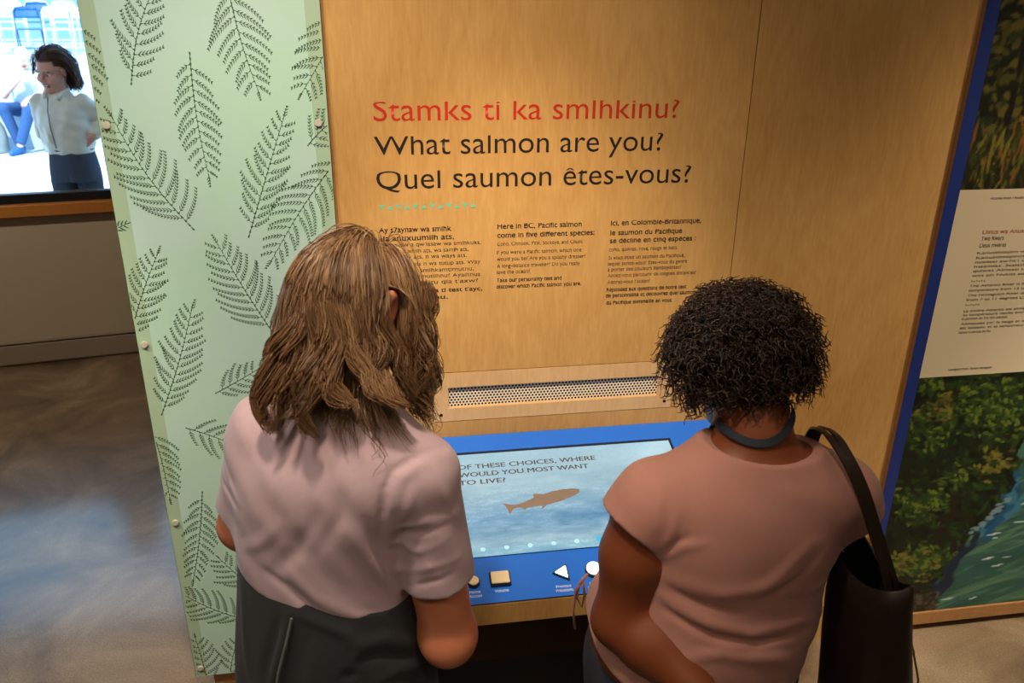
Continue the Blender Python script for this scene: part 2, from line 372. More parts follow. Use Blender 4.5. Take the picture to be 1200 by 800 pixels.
g = MB().box(GX0, GX1, -0.020, -0.012, GZ0, GZ1, 0.0012).build('glass_pane', glass_mat(), fern)
M['edgegreen'] = mat('glass_edge_green', (96, 140, 104), 0.15)
MB().box(GX0-0.0006, GX0, -0.0195, -0.0125, GZ0, GZ1).build('glass_edge', M['edgegreen'], fern)
def frond(V, Fc, B, T, Wd, rng, style):
    B, T = np.array(B), np.array(T); ax = T-B; L = np.linalg.norm(ax); ax = ax/L; nr = np.array([-ax[1], ax[0]])
    bend = rng.uniform(-0.06, 0.06)*L
    def P(t): return B + ax*L*t + nr*bend*math.sin(PI*t)
    def kite(a, b, w, f=.4):
        d = b-a; l = np.hypot(*d)
        if l < 1e-5: return
        p = np.array([-d[1], d[0]])/l*w/2; m = a + d*f
        q = [a - p*.5, m - p, b, m + p]
        for c in q:
            if not (GX0+.001 < c[0] < GX1-.001 and GZ0+.001 < c[1] < GZ1): return
        i = len(V); V.extend((c[0], -0.0203, c[1]) for c in q); Fc.append((i, i+1, i+2, i+3))
    def spray(p, ang, sd, l, curve):
        """one branchlet: a curved stem with scale-like leaflets on both sides"""
        m = max(4, int(l/0.0076)); prev = p
        for j in range(m):
            a = ang - curve*j/m; d = ax*math.cos(a) + nr*sd*math.sin(a); nx = prev + d*l/m
            kite(prev, nx+d*0.0016, 0.0028*(1-.40*j/m), .2)
            u = (j+.6)/m; ls = min(.0150, .40*l)*(1.10-.50*u)
            for s2, q in ((-1, 1.0), (1, .62)):
                aa = a - math.radians(36) if s2 < 0 else a + math.radians(30); d2 = ax*math.cos(aa) + nr*sd*math.sin(aa)
                kite(nx, nx + d2*ls*q, 0.0025, .5)
            prev = nx
        d = ax*math.cos(ang-curve) + nr*sd*math.sin(ang-curve); kite(prev, prev+d*.006, .0022)
    n = 26
    for i in range(n): kite(P(i/n), P(min(1, (i+1.25)/n)), 0.0046*(1-0.55*i/n), .2)
    npn = int(max(5, min(12, L/0.0265)))
    for i in range(npn):
        for sd in (-1, 1):
            t = max(.04, 0.10 + 0.86*(i + (0.30 if sd > 0 else -0.12))/npn)
            prof = min(1.0, (0.72 if style else 0.45)+1.6*t)*(1-max(0, t-0.30)/0.82)**0.8
            l = Wd*0.60*prof*rng.uniform(0.86, 1.10)
            if l > 0.008: spray(P(t), math.radians(rng.uniform(56, 68)), sd, l, math.radians(rng.uniform(24, 38)))
    spray(P(.93), 0.0, 1, L*.09, .0)
FR = [(-0.572, 1.962, -0.477, 2.196, 0.12), (-0.326, 2.189, -0.277, 1.935, 0.153), (-0.429, 2.039, -0.42, 1.727, 0.126), (-0.066, 2.127, -0.184, 1.934, 0.137),
 (-0.685, 2.122, -0.675, 1.914, 0.11), (-0.474, 1.605, -0.633, 1.906, 0.16), (-0.344, 1.581, -0.22, 1.902, 0.131), (-0.175, 1.814, -0.075, 1.892, 0.095), (-0.092, 1.794, -0.3, 1.505, 0.157),
 (-0.69, 1.61, -0.63, 1.63, 0.03), (-0.678, 1.314, -0.567, 1.559, 0.127), (-0.304, 1.306, -0.429, 1.584, 0.175), (-0.631, 1.084, -0.504, 1.41, 0.143), (-0.481, 1.142, -0.333, 1.225, 0.10),
 (-0.573, 1.042, -0.434, 0.966, 0.141), (-0.662, 1.051, -0.646, 0.804, 0.118), (-0.554, 0.833, -0.623, 0.512, 0.116), (-0.447, 0.469, -0.54, 0.6, 0.127), (-0.476, 0.349, -0.671, 0.486, 0.157),
 (-0.628, 0.11, -0.644, 0.314, 0.12), (-0.556, 0.142, -0.513, 0.283, 0.11), (-0.30, 0.72, -0.20, 0.98, 0.13), (-0.36, 0.20, -0.25, 0.50, 0.14), (-0.16, 1.02, -0.24, 1.30, 0.13), (-0.16, 0.30, -0.22, 0.60, 0.12),
 (-0.56, 2.28, -0.44, 2.58, 0.14), (-0.22, 2.60, -0.30, 2.28, 0.14)]
rng = np.random.default_rng(4); FV, FF = [], []
for k, (bx, bz, tx, tz, wd) in enumerate(FR): frond(FV, FF, (bx, bz), (tx, tz), wd, rng, k % 2)
M['fern'] = mat('fern_ink', (62, 94, 66), 0.5, coat=0.5)
link('fern_print', arrmesh('fern_print', FV, FF), M['fern'], fern)
M['chrome'] = mat('satin_steel', (226, 218, 202), 0.35, metal=0.25)
for x in (-0.642, -0.143):
    for z in (2.44, 1.871, 1.30, 0.735, 0.184):
        MB().cyl((x, -0.0202, z), (0, -1, 0), 0.0094, 0.007, 20, bev=0.0015).cyl((x, -0.0002, z), (0, -1, 0), 0.006, 0.0117, 12).build('standoff_bolt', M['chrome'], fern)

# ------------------------------------------------------------------ speaker vent
vent = empty('speaker_grille', (0.49, -0.003, 0.998), 'wooden speaker grille plate with perforated metal strip above the touchscreen', 'grille')
VX0, VX1, VZ0, VZ1 = 0.1235, 0.857, 0.998, 1.1545
OX0, OX1, OZ0, OZ1 = 0.168, 0.812, 1.040, 1.108
fm = MB()
for bx in ((VX0, OX0, VZ0, VZ1), (OX1, VX1, VZ0, VZ1), (OX0, OX1, VZ0, OZ0), (OX0, OX1, OZ1, VZ1)): fm.box(bx[0], bx[1], -0.0012, 0.0125, bx[2], bx[3])
bmesh.ops.remove_doubles(fm.bm, verts=fm.bm.verts, dist=1e-5)
M['plate'] = ply_mat('grille_plate_birch', (206, 162, 112), (238, 198, 148), (5, 3, 1.2))
fm.build('grille_plate', M['plate'], vent)
M['gap'] = mat('shadow_gap', (18, 12, 8), 0.9)  # near-black colour for the shade in the gap and behind the grille
gapm = MB()
for bx in ((VX0-.0026, VX0, VZ0-.0026, VZ1+.0026), (VX1, VX1+.0026, VZ0-.0026, VZ1+.0026), (VX0, VX1, VZ0-.0026, VZ0), (VX0, VX1, VZ1, VZ1+.0026)): gapm.box(bx[0], bx[1], 0.006, 0.012, bx[2], bx[3])
gapm.build('gap_shade', M['gap'], vent)  # dark strips drawn in place of the shade round the plate
hv, hf = [], []
px = 0.0102; pz = px*0.866; nc = int((OX1-OX0)/px)+1; nrw = int((OZ1-OZ0)/pz)+1
for r in range(nrw):
    for c in range(nc):
        cx = OX0 + c*px + (px/2 if r % 2 else 0); cz = OZ0 + r*pz + .004; i = len(hv)
        for k in range(6):
            a = PI/6 + k*PI/3; hv.append((cx+px/math.sqrt(3)*math.cos(a), 0.0118, cz+px/math.sqrt(3)*math.sin(a)))
        for k in range(6):
            a = PI/6 + k*PI/3; hv.append((cx+px*.36*math.cos(a), 0.0118, cz+px*.36*math.sin(a)))
        for k in range(6): hf.append((i+k, i+(k+1) % 6, i+6+(k+1) % 6, i+6+k))
hv = np.array(hv); hv[:, 0] = np.clip(hv[:, 0], OX0-.002, OX1+.002); hv[:, 2] = np.clip(hv[:, 2], OZ0-.002, OZ1+.002)
M['grille'] = mat('pale_grille_metal', (240, 226, 204), 0.4)
gme = arrmesh('perforated_grille', hv, hf); link('perforated_grille', gme, M['grille'], vent)
MB().box(OX0-.002, OX1+.002, 0.0150, 0.0172, OZ0-.002, OZ1+.002).build('grille_cavity', M['gap'], vent)
M['screw'] = mat('dark_screw', (58, 46, 40), 0.35, metal=0.6)
for x in (0.1455, 0.8355):
    for z in (1.0195, 1.1305):
        MB().cyl((x, -0.0008, z), (0, -1, 0), 0.0052, 0.0016, 16, bev=0.0004).build('screw', M['screw'], vent)

# ------------------------------------------------------------------ touchscreen kiosk
KX0, KX1, KZ, KT = -0.045, 1.0, 0.9467, math.radians(17); KL = 0.5795
ks, kc = math.sin(KT), math.cos(KT)
def kp(x, v, h=0.0):                       # point on the sloping top: v metres down from the wall, h above it
    return Vector((x, -v*kc - h*ks, KZ - v*ks + h*kc))
KQ = Matrix(((1, 0, 0), (0, kc, -ks), (0, ks, kc))).to_4x4()   # local x right, y up-slope, z out of the top
def kframe(b):
    for v in b.bm.verts: v.co = kp(v.co.x, -v.co.y, v.co.z)
    return b
kiosk = empty('touchscreen_kiosk', (0.48, -0.28, 0.0), 'sloping blue touchscreen console on a wooden base below the salmon question', 'kiosk')
M['blue'] = mat('blue_laminate', (34, 112, 226), 0.35, var=0.04, scale=6)
M['navy'] = mat('dark_navy_edge', (16, 28, 60), 0.4)
YF = kp(0, KL)[1]; ZF = kp(0, KL)[2]
kframe(MB().box(KX0, KX1, -KL, -0.003, -0.004, 0.0, 0.0008)).build('control_panel', M['blue'], kiosk)
kframe(MB().box(KX0, KX1, -KL-0.001, -KL, -0.0045, -0.0005)).build('panel_edge', M['navy'], kiosk)
MB().box(KX0, KX1, YF, YF+0.022, ZF-0.068, ZF-0.0055, 0.001).build('front_lip', M['ply'], kiosk)
for x in (KX0, KX1-0.018):
    MB().prism([(x, -0.002, KZ-0.006), (x, YF+0.0225, ZF-0.0055), (x, YF+0.0225, ZF-0.068), (x, -0.40, 0.44), (x, -0.40, 0.0), (x, -0.002, 0.0)], (0.018, 0, 0)).build('side_panel', M['ply_dark'], kiosk)
M['shadowply'] = ply_mat('shaded_ply', (70, 46, 28), (96, 66, 42), (1.2, 1.2, 6))  # ply with the shade under the console put into its colour
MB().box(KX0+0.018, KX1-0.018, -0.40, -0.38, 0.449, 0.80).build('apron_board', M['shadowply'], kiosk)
MB().box(KX0+0.018, KX1-0.018, -0.34, -0.32, 0.0, 0.449).build('recess_shade', M['black'], kiosk)  # added black board stands in for the dark of the open knee space
# screen
SX0, SX1, SV0, SV1 = 0.155, 0.830, 0.081, 0.4435
bz = MB()
for a in ((SX0-.007, SX1+.007, -SV0-.0, -SV0+.008), (SX0-.007, SX0, -SV1, -SV0), (SX1, SX1+.007, -SV1, -SV0), (SX0-.007, SX1+.007, -SV1-.001, -SV1)): bz.box(a[0], a[1], a[2], a[3], 0.0, 0.003)
kframe(bz).build('screen_bezel', M['navy'], kiosk)
def screen_pic():
    rng = np.random.default_rng(2); nx, nz = 270, 150
    u, v = np.meshgrid(np.linspace(0, 1, nx), np.linspace(0, 1, nz))     # v: 0 bottom, 1 top
    def ns(sx, sz, seed):
        r = np.random.default_rng(seed); g = r.random((sz+2, sx+2)); x = u*sx; z = v*sz
        i, j = x.astype(int), z.astype(int); fx, fz = x-i, z-j; fx = fx*fx*(3-2*fx); fz = fz*fz*(3-2*fz)
        return (g[j, i]*(1-fx)+g[j, i+1]*fx)*(1-fz)+(g[j+1, i]*(1-fx)+g[j+1, i+1]*fx)*fz
    n = 0.5*ns(6, 10, 1)+0.3*ns(16, 30, 2)+0.2*ns(40, 80, 3)
    top = np.array([186, 224, 238]); mid = np.array([176, 212, 226]); bot = np.array([122, 172, 206]); low = np.array([142, 198, 222])
    c = np.zeros((nz, nx, 3))
    for k in range(3): c[..., k] = np.interp(v, [0, .12, .3, .6, 1], [low[k], mid[k], bot[k], mid[k], top[k]])
    c += ((n-.5)*np.interp(v, [0, .2, .5, 1], [70, 110, 60, 16]))[..., None]*np.array([1, .8, .6])
    c += (np.exp(-((u-.92)/.12)**2)*18*(v > .45))[..., None]
    t = np.abs(np.sin(v*70+ns(26, 9, 5)*9+u*11)); c[(t > .93) & (n > .60) & (v < .6)] += 12
    c += (rng.random((nz, nx))-.5)[..., None]*8
    return c/255
SH = 0.0012
scr = sheet('screen', lambda u, v: (SX0+(SX1-SX0)*u, -(SV1-(SV1-SV0)*v)*kc-SH*ks, KZ-(SV1-(SV1-SV0)*v)*ks+SH*kc), screen_pic(), attr_mat('lit_screen', 0.2, emit=0.82), kiosk)
onk = lambda x, z, h=0.0016: kp(x, -z, h)
M['scrtext'] = mat('screen_grey_letters', (96, 96, 98), 0.4, emit=0.5)
QT = [('OF THESE CHOICES, WHERE', 0.1805, -0.1375, 0.588, 0.0165), ('WOULD YOU MOST WANT', 0.1805, -0.167, 0.561, 0.0165), ('TO LIVE?', 0.1785, -0.196, 0.311, 0.0165)]
text('question_text', [(b, x0+d, z+e, x1+d, c) for d, e in ((0, 0), (.0009, .0003), (.0018, 0), (.0009, -.0004)) for b, x0, z, x1, c in QT], M['scrtext'], scr, onk, 0.0, 0)
FISH = [(0, -.05), (.02, .0), (.045, .022), (.09, .030), (.135, .0335), (.17, .034), (.205, .034), (.222, .030), (.229, .024), (.222, .016), (.20, .006), (.17, -.004), (.13, -.012), (.10, -.018), (.094, -.026), (.085, -.031), (.089, -.021), (.06, -.018), (.045, -.016), (.04, -.022), (.033, -.012), (.012, -.016), (-.004, -.040), (-.010, -.044), (-.008, -.028), (-.018, -.012), (-.030, -.002), (-.022, .002), (-.008, -.002), (.012, .004), (.045, .014), (.08, .026)]
FT = [(-.232, -.272), (-.222, -.276), (-.20, -.279), (-.185, -.274), (-.165, -.270)]
fish_top = [(.292, -.272), (.306, -.276), (.322, -.281), (.340, -.279), (.362, -.270), (.381, -.262), (.383, -.247), (.397, -.249), (.412, -.251), (.440, -.243), (.470, -.239), (.497, -.239), (.512, -.242), (.519, -.246)]
fish_bot = [(.513, -.250), (.517, -.254), (.500, -.263), (.480, -.272), (.455, -.281), (.425, -.288), (.414, -.290), (.405, -.299), (.395, -.303), (.402, -.291), (.385, -.293), (.360, -.294), (.350, -.301), (.341, -.292), (.328, -.292), (.318, -.296), (.312, -.306), (.306, -.312), (.304, -.298), (.300, -.286)]
fb = MB(); fb.bm.faces.new([fb.bm.verts.new(kp(x, -z, 0.0016)) for x, z in fish_top+fish_bot])
bmesh.ops.triangulate(fb.bm, faces=fb.bm.faces[:])
M['fish'] = mat('screen_brown_fish', (112, 96, 84), 0.4, emit=0.5, var=0.25, scale=30)
fo = fb.build('salmon_silhouette', M['fish'], scr); fo['label'] = 'brown silhouette of a salmon on the screen'
M['dotpale'] = mat('screen_pale_dots', (150, 200, 222), 0.4, emit=0.62); M['dotblue'] = mat('screen_blue_dot', (40, 160, 206), 0.4, emit=0.7)
for k in range(10):
    x = 0.219+0.0632*k; d = MB()
    for (r, h) in (((0.0068, 0.0018),) if k != 5 else ((0.0092, 0.0018),)):
        d.bm.faces.new([d.bm.verts.new(kp(x+r*math.cos(a), 0.420+r*math.sin(a), h)) for a in np.linspace(0, 2*PI, 21)[:-1]])
    d.build('progress_dot', M['dotblue'] if k == 5 else M['dotpale'], scr)
ln = MB(); ln.bm.faces.new([ln.bm.verts.new(kp(x, v, 0.0015)) for x, v in ((.219, .4202), (.788, .4202), (.788, .4197), (.219, .4197))]); ln.build('progress_line', mat('screen_faint_line', (140, 186, 208), .4, emit=.6), scr)
# buttons
M['cream'] = mat('cream_button', (232, 214, 178), 0.35, coat=0.3); M['litwhite'] = mat('lit_white_button', (250, 252, 255), 0.3, emit=1.25); M['collar'] = mat('black_button_collar', (14, 20, 36), 0.35)
def poly_button(name_pts_outer, pts_inner, capmat, h1=0.010, h2=0.015):
    c = MB(); c.prism([kp(x, v, 0.0001) for x, v in name_pts_outer], kp(0, 0, h1)-kp(0, 0, 0), 0.0015)
    col = c.build('button', M['collar'], kiosk)
    c = MB(); c.prism([kp(x, v, h1) for x, v in pts_inner], kp(0, 0, h2-h1)-kp(0, 0, 0), 0.0015)
    c.build('button_cap', capmat, col, smooth=False)
def circ(x, v, r, n=36): return [(x+r*math.cos(a), v+r*math.sin(a)) for a in np.linspace(0, 2*PI, n+1)[:-1]]
poly_button(circ(0.183, 0.519, 0.0170), circ(0.183, 0.519, 0.0135), M['cream'])
poly_button([(0.2245, 0.4955), (0.2775, 0.4955), (0.2775, 0.5375), (0.2245, 0.5375)], [(0.228, 0.499), (0.274, 0.499), (0.274, 0.534), (0.228, 0.534)], M['cream'])
poly_button([(0.386, 0.514), (0.428, 0.489), (0.428, 0.540)], [(0.392, 0.514), (0.4245, 0.4950), (0.4245, 0.5340)], M['litwhite'], 0.006, 0.009)
poly_button(circ(0.495, 0.516, 0.0225), circ(0.495, 0.516, 0.0195), M['litwhite'])
poly_button([(0.604, 0.514), (0.562, 0.489), (0.562, 0.540)], [(0.598, 0.514), (0.5655, 0.4950), (0.5655, 0.5340)], M['litwhite'], 0.006, 0.009)
M['caption'] = mat('white_print', (222, 228, 240), 0.5)
def cap(lines, x): text('button_caption', lines, M['caption'], kiosk, lambda a, b: kp(a, -b, 0.0004), 0.004)
cap([('Home', .170, -.5480, .198, .0072), ('Accueil', .168, -.5600, .200, .0072)], 0)
cap([('Volume', .2335, -.5515, .269, .0076)], 0)
cap([('Previous', .390, -.5560, .429, .0076), ('Précédent', .388, -.5680, .432, .0076)], 0)
cap([('Select', .476, -.5560, .507, .0076), ('Sélection', .470, -.5680, .513, .0076)], 0)

# ------------------------------------------------------------------ mural board
MX0, MX1, MY = 1.639, 3.62, -0.0175
mural = empty('mural_board', (2.6, -0.01, 0.034), 'blue edged display board with river paintings and a cream text sheet', 'display board')
MB().box(MX0, MX1, MY, -0.0005, 0.034, 2.9).build('backing_board', M['ply_dark'], mural)
M['ultra'] = mat('ultramarine_border', (30, 52, 128), 0.5)
MB().box(MX0, MX0+0.0415, MY-0.0012, MY, 0.086, 2.9).build('blue_border', M['ultra'], mural)
MB().box(MX0+0.0005, MX1, MY-0.0098, MY, 0.036, 0.088, 0.001).build('bottom_rail', M['ply_dark'], mural)
M['cream_sheet'] = mat('cream_sheet', (214, 198, 166), 0.6)
BX = MX0+0.0415
MB().box(BX, MX1, MY-0.0010, MY, 1.052, 1.659).build('text_sheet', M['cream_sheet'], mural)
def strokes(c, n, rng, pos, col, ln, wd, ang):
    H, Wd, _ = c.shape
    for k in range(n):
        x, z = pos(rng); l = ln*rng.uniform(.6, 1.5); w = wd*rng.uniform(.6, 1.4); a = ang(rng, x, z); cc = col(rng, x, z)
        if cc is None: continue
        R = int(max(l, w))+2; x0, x1, z0, z1 = int(max(0, x-R)), int(min(Wd, x+R+1)), int(max(0, z-R)), int(min(H, z+R+1))
        if x1 <= x0 or z1 <= z0: continue
        X, Z = np.meshgrid(np.arange(x0, x1)-x, np.arange(z0, z1)-z); p = X*math.cos(a)+Z*math.sin(a); q = -X*math.sin(a)+Z*math.cos(a)
        m = np.clip(1.6-1.6*((p/l)**2+(q/w)**2), 0, 1)[..., None]; c[z0:z1, x0:x1] = c[z0:z1, x0:x1]*(1-m)+np.array(cc)*m
def river_pic():
    rng = np.random.default_rng(11); S = 200; nx, nz = int(1.94*S), int(0.964*S)      # 5 mm dots; z from .088 to 1.052
    c = np.zeros((nz, nx, 3)); u, v = np.meshgrid(np.arange(nx)/S, np.arange(nz)/S)
    shore = lambda z: np.interp(z, [0.0, 0.08, 0.22, 0.33, 0.40, 0.50, 0.62, 0.75, .97], [0.20, 0.23, 0.27, 0.33, 0.385, 0.43, 0.43, 0.46, 0.46])
    river = u > shore(v)
    c[...] = np.array([30, 36, 20]); c[river] = np.array([62, 100, 84])
    c += ((v-.4)*30)[..., None]*river[..., None]
    strokes(c, 900, rng, lambda r: (r.uniform(.1, 1.94)*S, r.uniform(0, .64)*S), lambda r, x, z: tuple(np.array([(52, 92, 78), (74, 114, 94), (48, 82, 74), (88, 124, 98), (52, 90, 88)][r.integers(5)])) if x/S > shore(z/S)+.02 else None, 22, 2.2, lambda r, x, z: r.normal(.25, .12))
    strokes(c, 60, rng, lambda r: ((.43+r.normal(0, .03))*S, (.46+r.normal(0, .06))*S), lambda r, x, z: [(36, 84, 120), (30, 70, 108), (60, 116, 140)][r.integers(3)] if x/S > shore(z/S)+.01 else None, 7, 4, lambda r, x, z: r.normal(1.0, .3))
    strokes(c, 70, rng, lambda r: ((.30+r.normal(0, .05))*S, (.20+r.normal(0, .09))*S), lambda r, x, z: (30, 40, 60) if x/S > shore(z/S)-.02 and x/S < shore(z/S)+.06 else None, 9, 4, lambda r, x, z: r.normal(.9, .3))
    strokes(c, 60, rng, lambda r: (r.uniform(.3, 1.9)*S, r.uniform(.02, .5)*S), lambda r, x, z: (196, 216, 206) if x/S > shore(z/S)+.06 else None, 5, .8, lambda r, x, z: r.normal(.15, .1))
    strokes(c, 260, rng, lambda r: (r.uniform(0.6, 1.94)*S, r.uniform(.72, .97)*S), lambda r, x, z: [(170, 200, 196), (140, 176, 170), (120, 150, 120)][r.integers(3)] if x/S > shore(z/S) else None, 10, 6, lambda r, x, z: r.normal(0, .3))
    f = lambda r, x, z: None if x/S > shore(z/S)+r.normal(.0, .02) else [(18, 24, 14), (28, 40, 18), (40, 62, 24), (34, 30, 18), (22, 36, 20)][r.integers(5)]
    strokes(c, 2200, rng, lambda r: (r.uniform(0, .65)*S, r.uniform(0, .97)*S), f, 6, 2.6, lambda r, x, z: r.normal(-.7, .6))
    for k in range(24):        # boughs
        bx, bz = rng.uniform(.01, .44), rng.uniform(.10, .96)
        if bx > shore(bz): continue
        pal = [(50, 72, 26), (74, 96, 32), (40, 60, 26), (100, 116, 40), (34, 50, 24)] if rng.random() < .75 else [(96, 92, 36), (76, 68, 30), (120, 112, 44)]
        strokes(c, 62, rng, lambda r: ((bx+r.normal(0, .034))*S, (bz+r.normal(0, .028))*S), lambda r, x, z: pal[r.integers(len(pal))] if x/S < shore(z/S)+.02 else None, 3.0, 1.2, lambda r, x, z: r.normal(-.55, .45))
    strokes(c, 420, rng, lambda r: (r.uniform(.0, .27)*S, r.uniform(0, .085)*S), lambda r, x, z: [(46, 42, 30), (70, 56, 44), (36, 34, 26), (88, 76, 60)][r.integers(4)], 2.2, 1.6, lambda r, x, z: r.normal(0, 1))
    for k in range(6): strokes(c, 4, rng, lambda r: ((.355+.018*k+r.normal(0, .006))*S, (.345+.022*k+r.normal(0, .006))*S), lambda r, x, z: (112, 140, 146), 3, 1.6, lambda r, x, z: .1)
    return c/255
def autumn_pic():
    rng = np.random.default_rng(5); S = 200; nx, nz = int(1.94*S), int(1.24*S)       # z from 1.659 to 2.9
    c = np.zeros((nz, nx, 3)); c[...] = np.array([32, 30, 16])
    strokes(c, 5000, rng, lambda r: (r.uniform(0, 1.94)*S, r.uniform(.08, 1.24)*S), lambda r, x, z: [(26, 28, 14), (52, 56, 22), (78, 74, 28), (98, 88, 34), (40, 52, 30)][r.integers(5)], 4, 2.4, lambda r, x, z: r.normal(.9, .7))
    for k in range(70):
        bx, bz = rng.uniform(0, 1.94), rng.uniform(.14, 1.2)
        pal = [[(176, 96, 30), (196, 120, 40), (150, 76, 26)], [(150, 128, 44), (128, 116, 40)], [(56, 84, 50), (40, 64, 40)], [(30, 32, 18), (22, 22, 12)]][rng.integers(4)]
        strokes(c, 36, rng, lambda r: ((bx+r.normal(0, .04))*S, (bz+r.normal(0, .035))*S), lambda r, x, z: pal[r.integers(len(pal))], 3.2, 2.2, lambda r, x, z: r.uniform(0, 3))
    for k in range(14):
        bx = rng.uniform(.02, 1.9); h = rng.uniform(.3, .8)
        strokes(c, 26, rng, lambda r: ((bx+r.normal(0, .004))*S, r.uniform(.1, .1+h)*S), lambda r, x, z: (26, 22, 14), 6, .9, lambda r, x, z: 1.55+r.normal(0, .12))
    strokes(c, 900, rng, lambda r: (r.uniform(0, 1.94)*S, r.uniform(0, .17)*S), lambda r, x, z: [(120, 112, 40), (92, 92, 34), (60, 62, 24), (132, 84, 34), (40, 44, 20)][r.integers(5)], 9, 1.0, lambda r, x, z: 1.57+r.normal(0, .35))
    strokes(c, 30, rng, lambda r: ((.26+r.normal(0, .03))*S, (.62+r.normal(0, .05))*S), lambda r, x, z: [(30, 60, 120), (120, 160, 150), (24, 44, 90)][r.integers(3)], 5, 3, lambda r, x, z: r.uniform(0, 3))
    return c/255
PAINT = attr_mat('painted_print', 0.55, spec=0.3)
PY = MY-0.0010
sheet('river_painting', lambda u, v: (BX+(MX1-BX)*u, u*0+PY, 0.088+0.964*v), river_pic(), PAINT, mural)
sheet('autumn_painting', lambda u, v: (BX+(MX1-BX)*u, u*0+PY, 1.659+1.24*v), autumn_pic(), PAINT, mural)
onm = lambda x, z: (x, PY-0.0006, z)
M['rust'] = mat('rust_print', (150, 50, 26), 0.6); M['greenp'] = mat('green_print', (40, 110, 74), 0.6)
text('sheet_title', [('Lhnus wa Anuxuum', 1.786, 1.523, 1.965, .0125)], M['rust'], mural, onm, 0.004)
text('sheet_title', [('Two Rivers', 1.786, 1.503, 1.862, .0125), ('Deux rivières', 1.786, 1.481, 1.876, .0125)], M['ink'], mural, onm, 0.002)
PAR = [("Kanusilhtlqilm wa Lxaaxiis tsaatk wa nuts'", 1.460), ("Kanusilhtlqilnim wa wisilhks - qulwa ti", 1.445), ("nusilaxi aw7it'i wa ts'k'tw alh ti Kanusilh", 1.431), ('maamlas. Stalatlas iixals wa wisilaxiilhs', 1.417), ("qulwas Atnaxti ts - qw'laxlis aw7it'i n'as", 1.403), ("wits alh Nukits awlt'i ti wisqas Kanusilhtlq", 1.388),
 ('The Atnarko River is fed from a series of lakes. Its', 1.355), ('temperature from 15 to 18 degrees Celsius during', 1.340), ('The Noosgulch River is silty, fed by snow and ice,', 1.324), ('from 7 to 11 degrees Celsius during adult season.', 1.309),
 ('La rivière Atnarko est alimentée par une série de lacs.', 1.272), ('Sa température oscille entre 15 et 18 degrés Celsius', 1.259), ('Alimentée par la neige et les glaciers, la rivière est', 1.229), ('est laiteuse, et sa température varie entre 7 et 11 °C', 1.215)]
for lo_, hi_ in ((1.38, 1.5), (1.30, 1.38), (1.0, 1.30)):
    text('sheet_text', [(b, 1.784, z, 2.20, .0078) for b, z in PAR if lo_ < z <= hi_] + ([('la période de frai des adultes.', 1.784, 1.246, 1.945, .0078), ('durant la période de frai.', 1.784, 1.200, 1.897, .0078)] if lo_ == 1.0 else []), M['ink'], mural, onm, 0.0)
text('sheet_caption', [('Atnarko River / Rivière Atnarko', 1.784, 1.628, 1.945, .0075)], M['ink'], mural, onm, 0.0)
text('sheet_caption', [('Noosgulch River / Rivière Noosgulch', 1.778, 1.0715, 1.933, .0075)], M['ink'], mural, onm, 0.0)
tb = MB()
for z in (1.371, 1.293):
    for k in range(6):
        x = 1.785+k*.0086; u = 1 if k % 2 else -1
        tb.bm.faces.new([tb.bm.verts.new(onm(a, b)) for a, b in ((x, z+.003-.0026*u), (x+.0056, z+.003-.0026*u), (x+.0028, z+.003+.0030*u))])
tb.build('triangle_border', M['greenp'], mural)

# ------------------------------------------------------------------ outside the window
M['plaza'] = mat('pale_paving', (226, 228, 230), 0.9, var=0.04, scale=2)
M['tier'] = mat('pale_concrete_tier', (186, 206, 222), 0.9, var=0.06, scale=3)
gd = MB(); wbox(gd, -16, 14, 0.2, 22, 0.06, 0.22); struct('ground', gd, M['plaza'])
M['boulder'] = mat('grey_boulder', (150, 158, 156), 0.9, var=0.2, scale=6, bump=0.4, bscale=30)

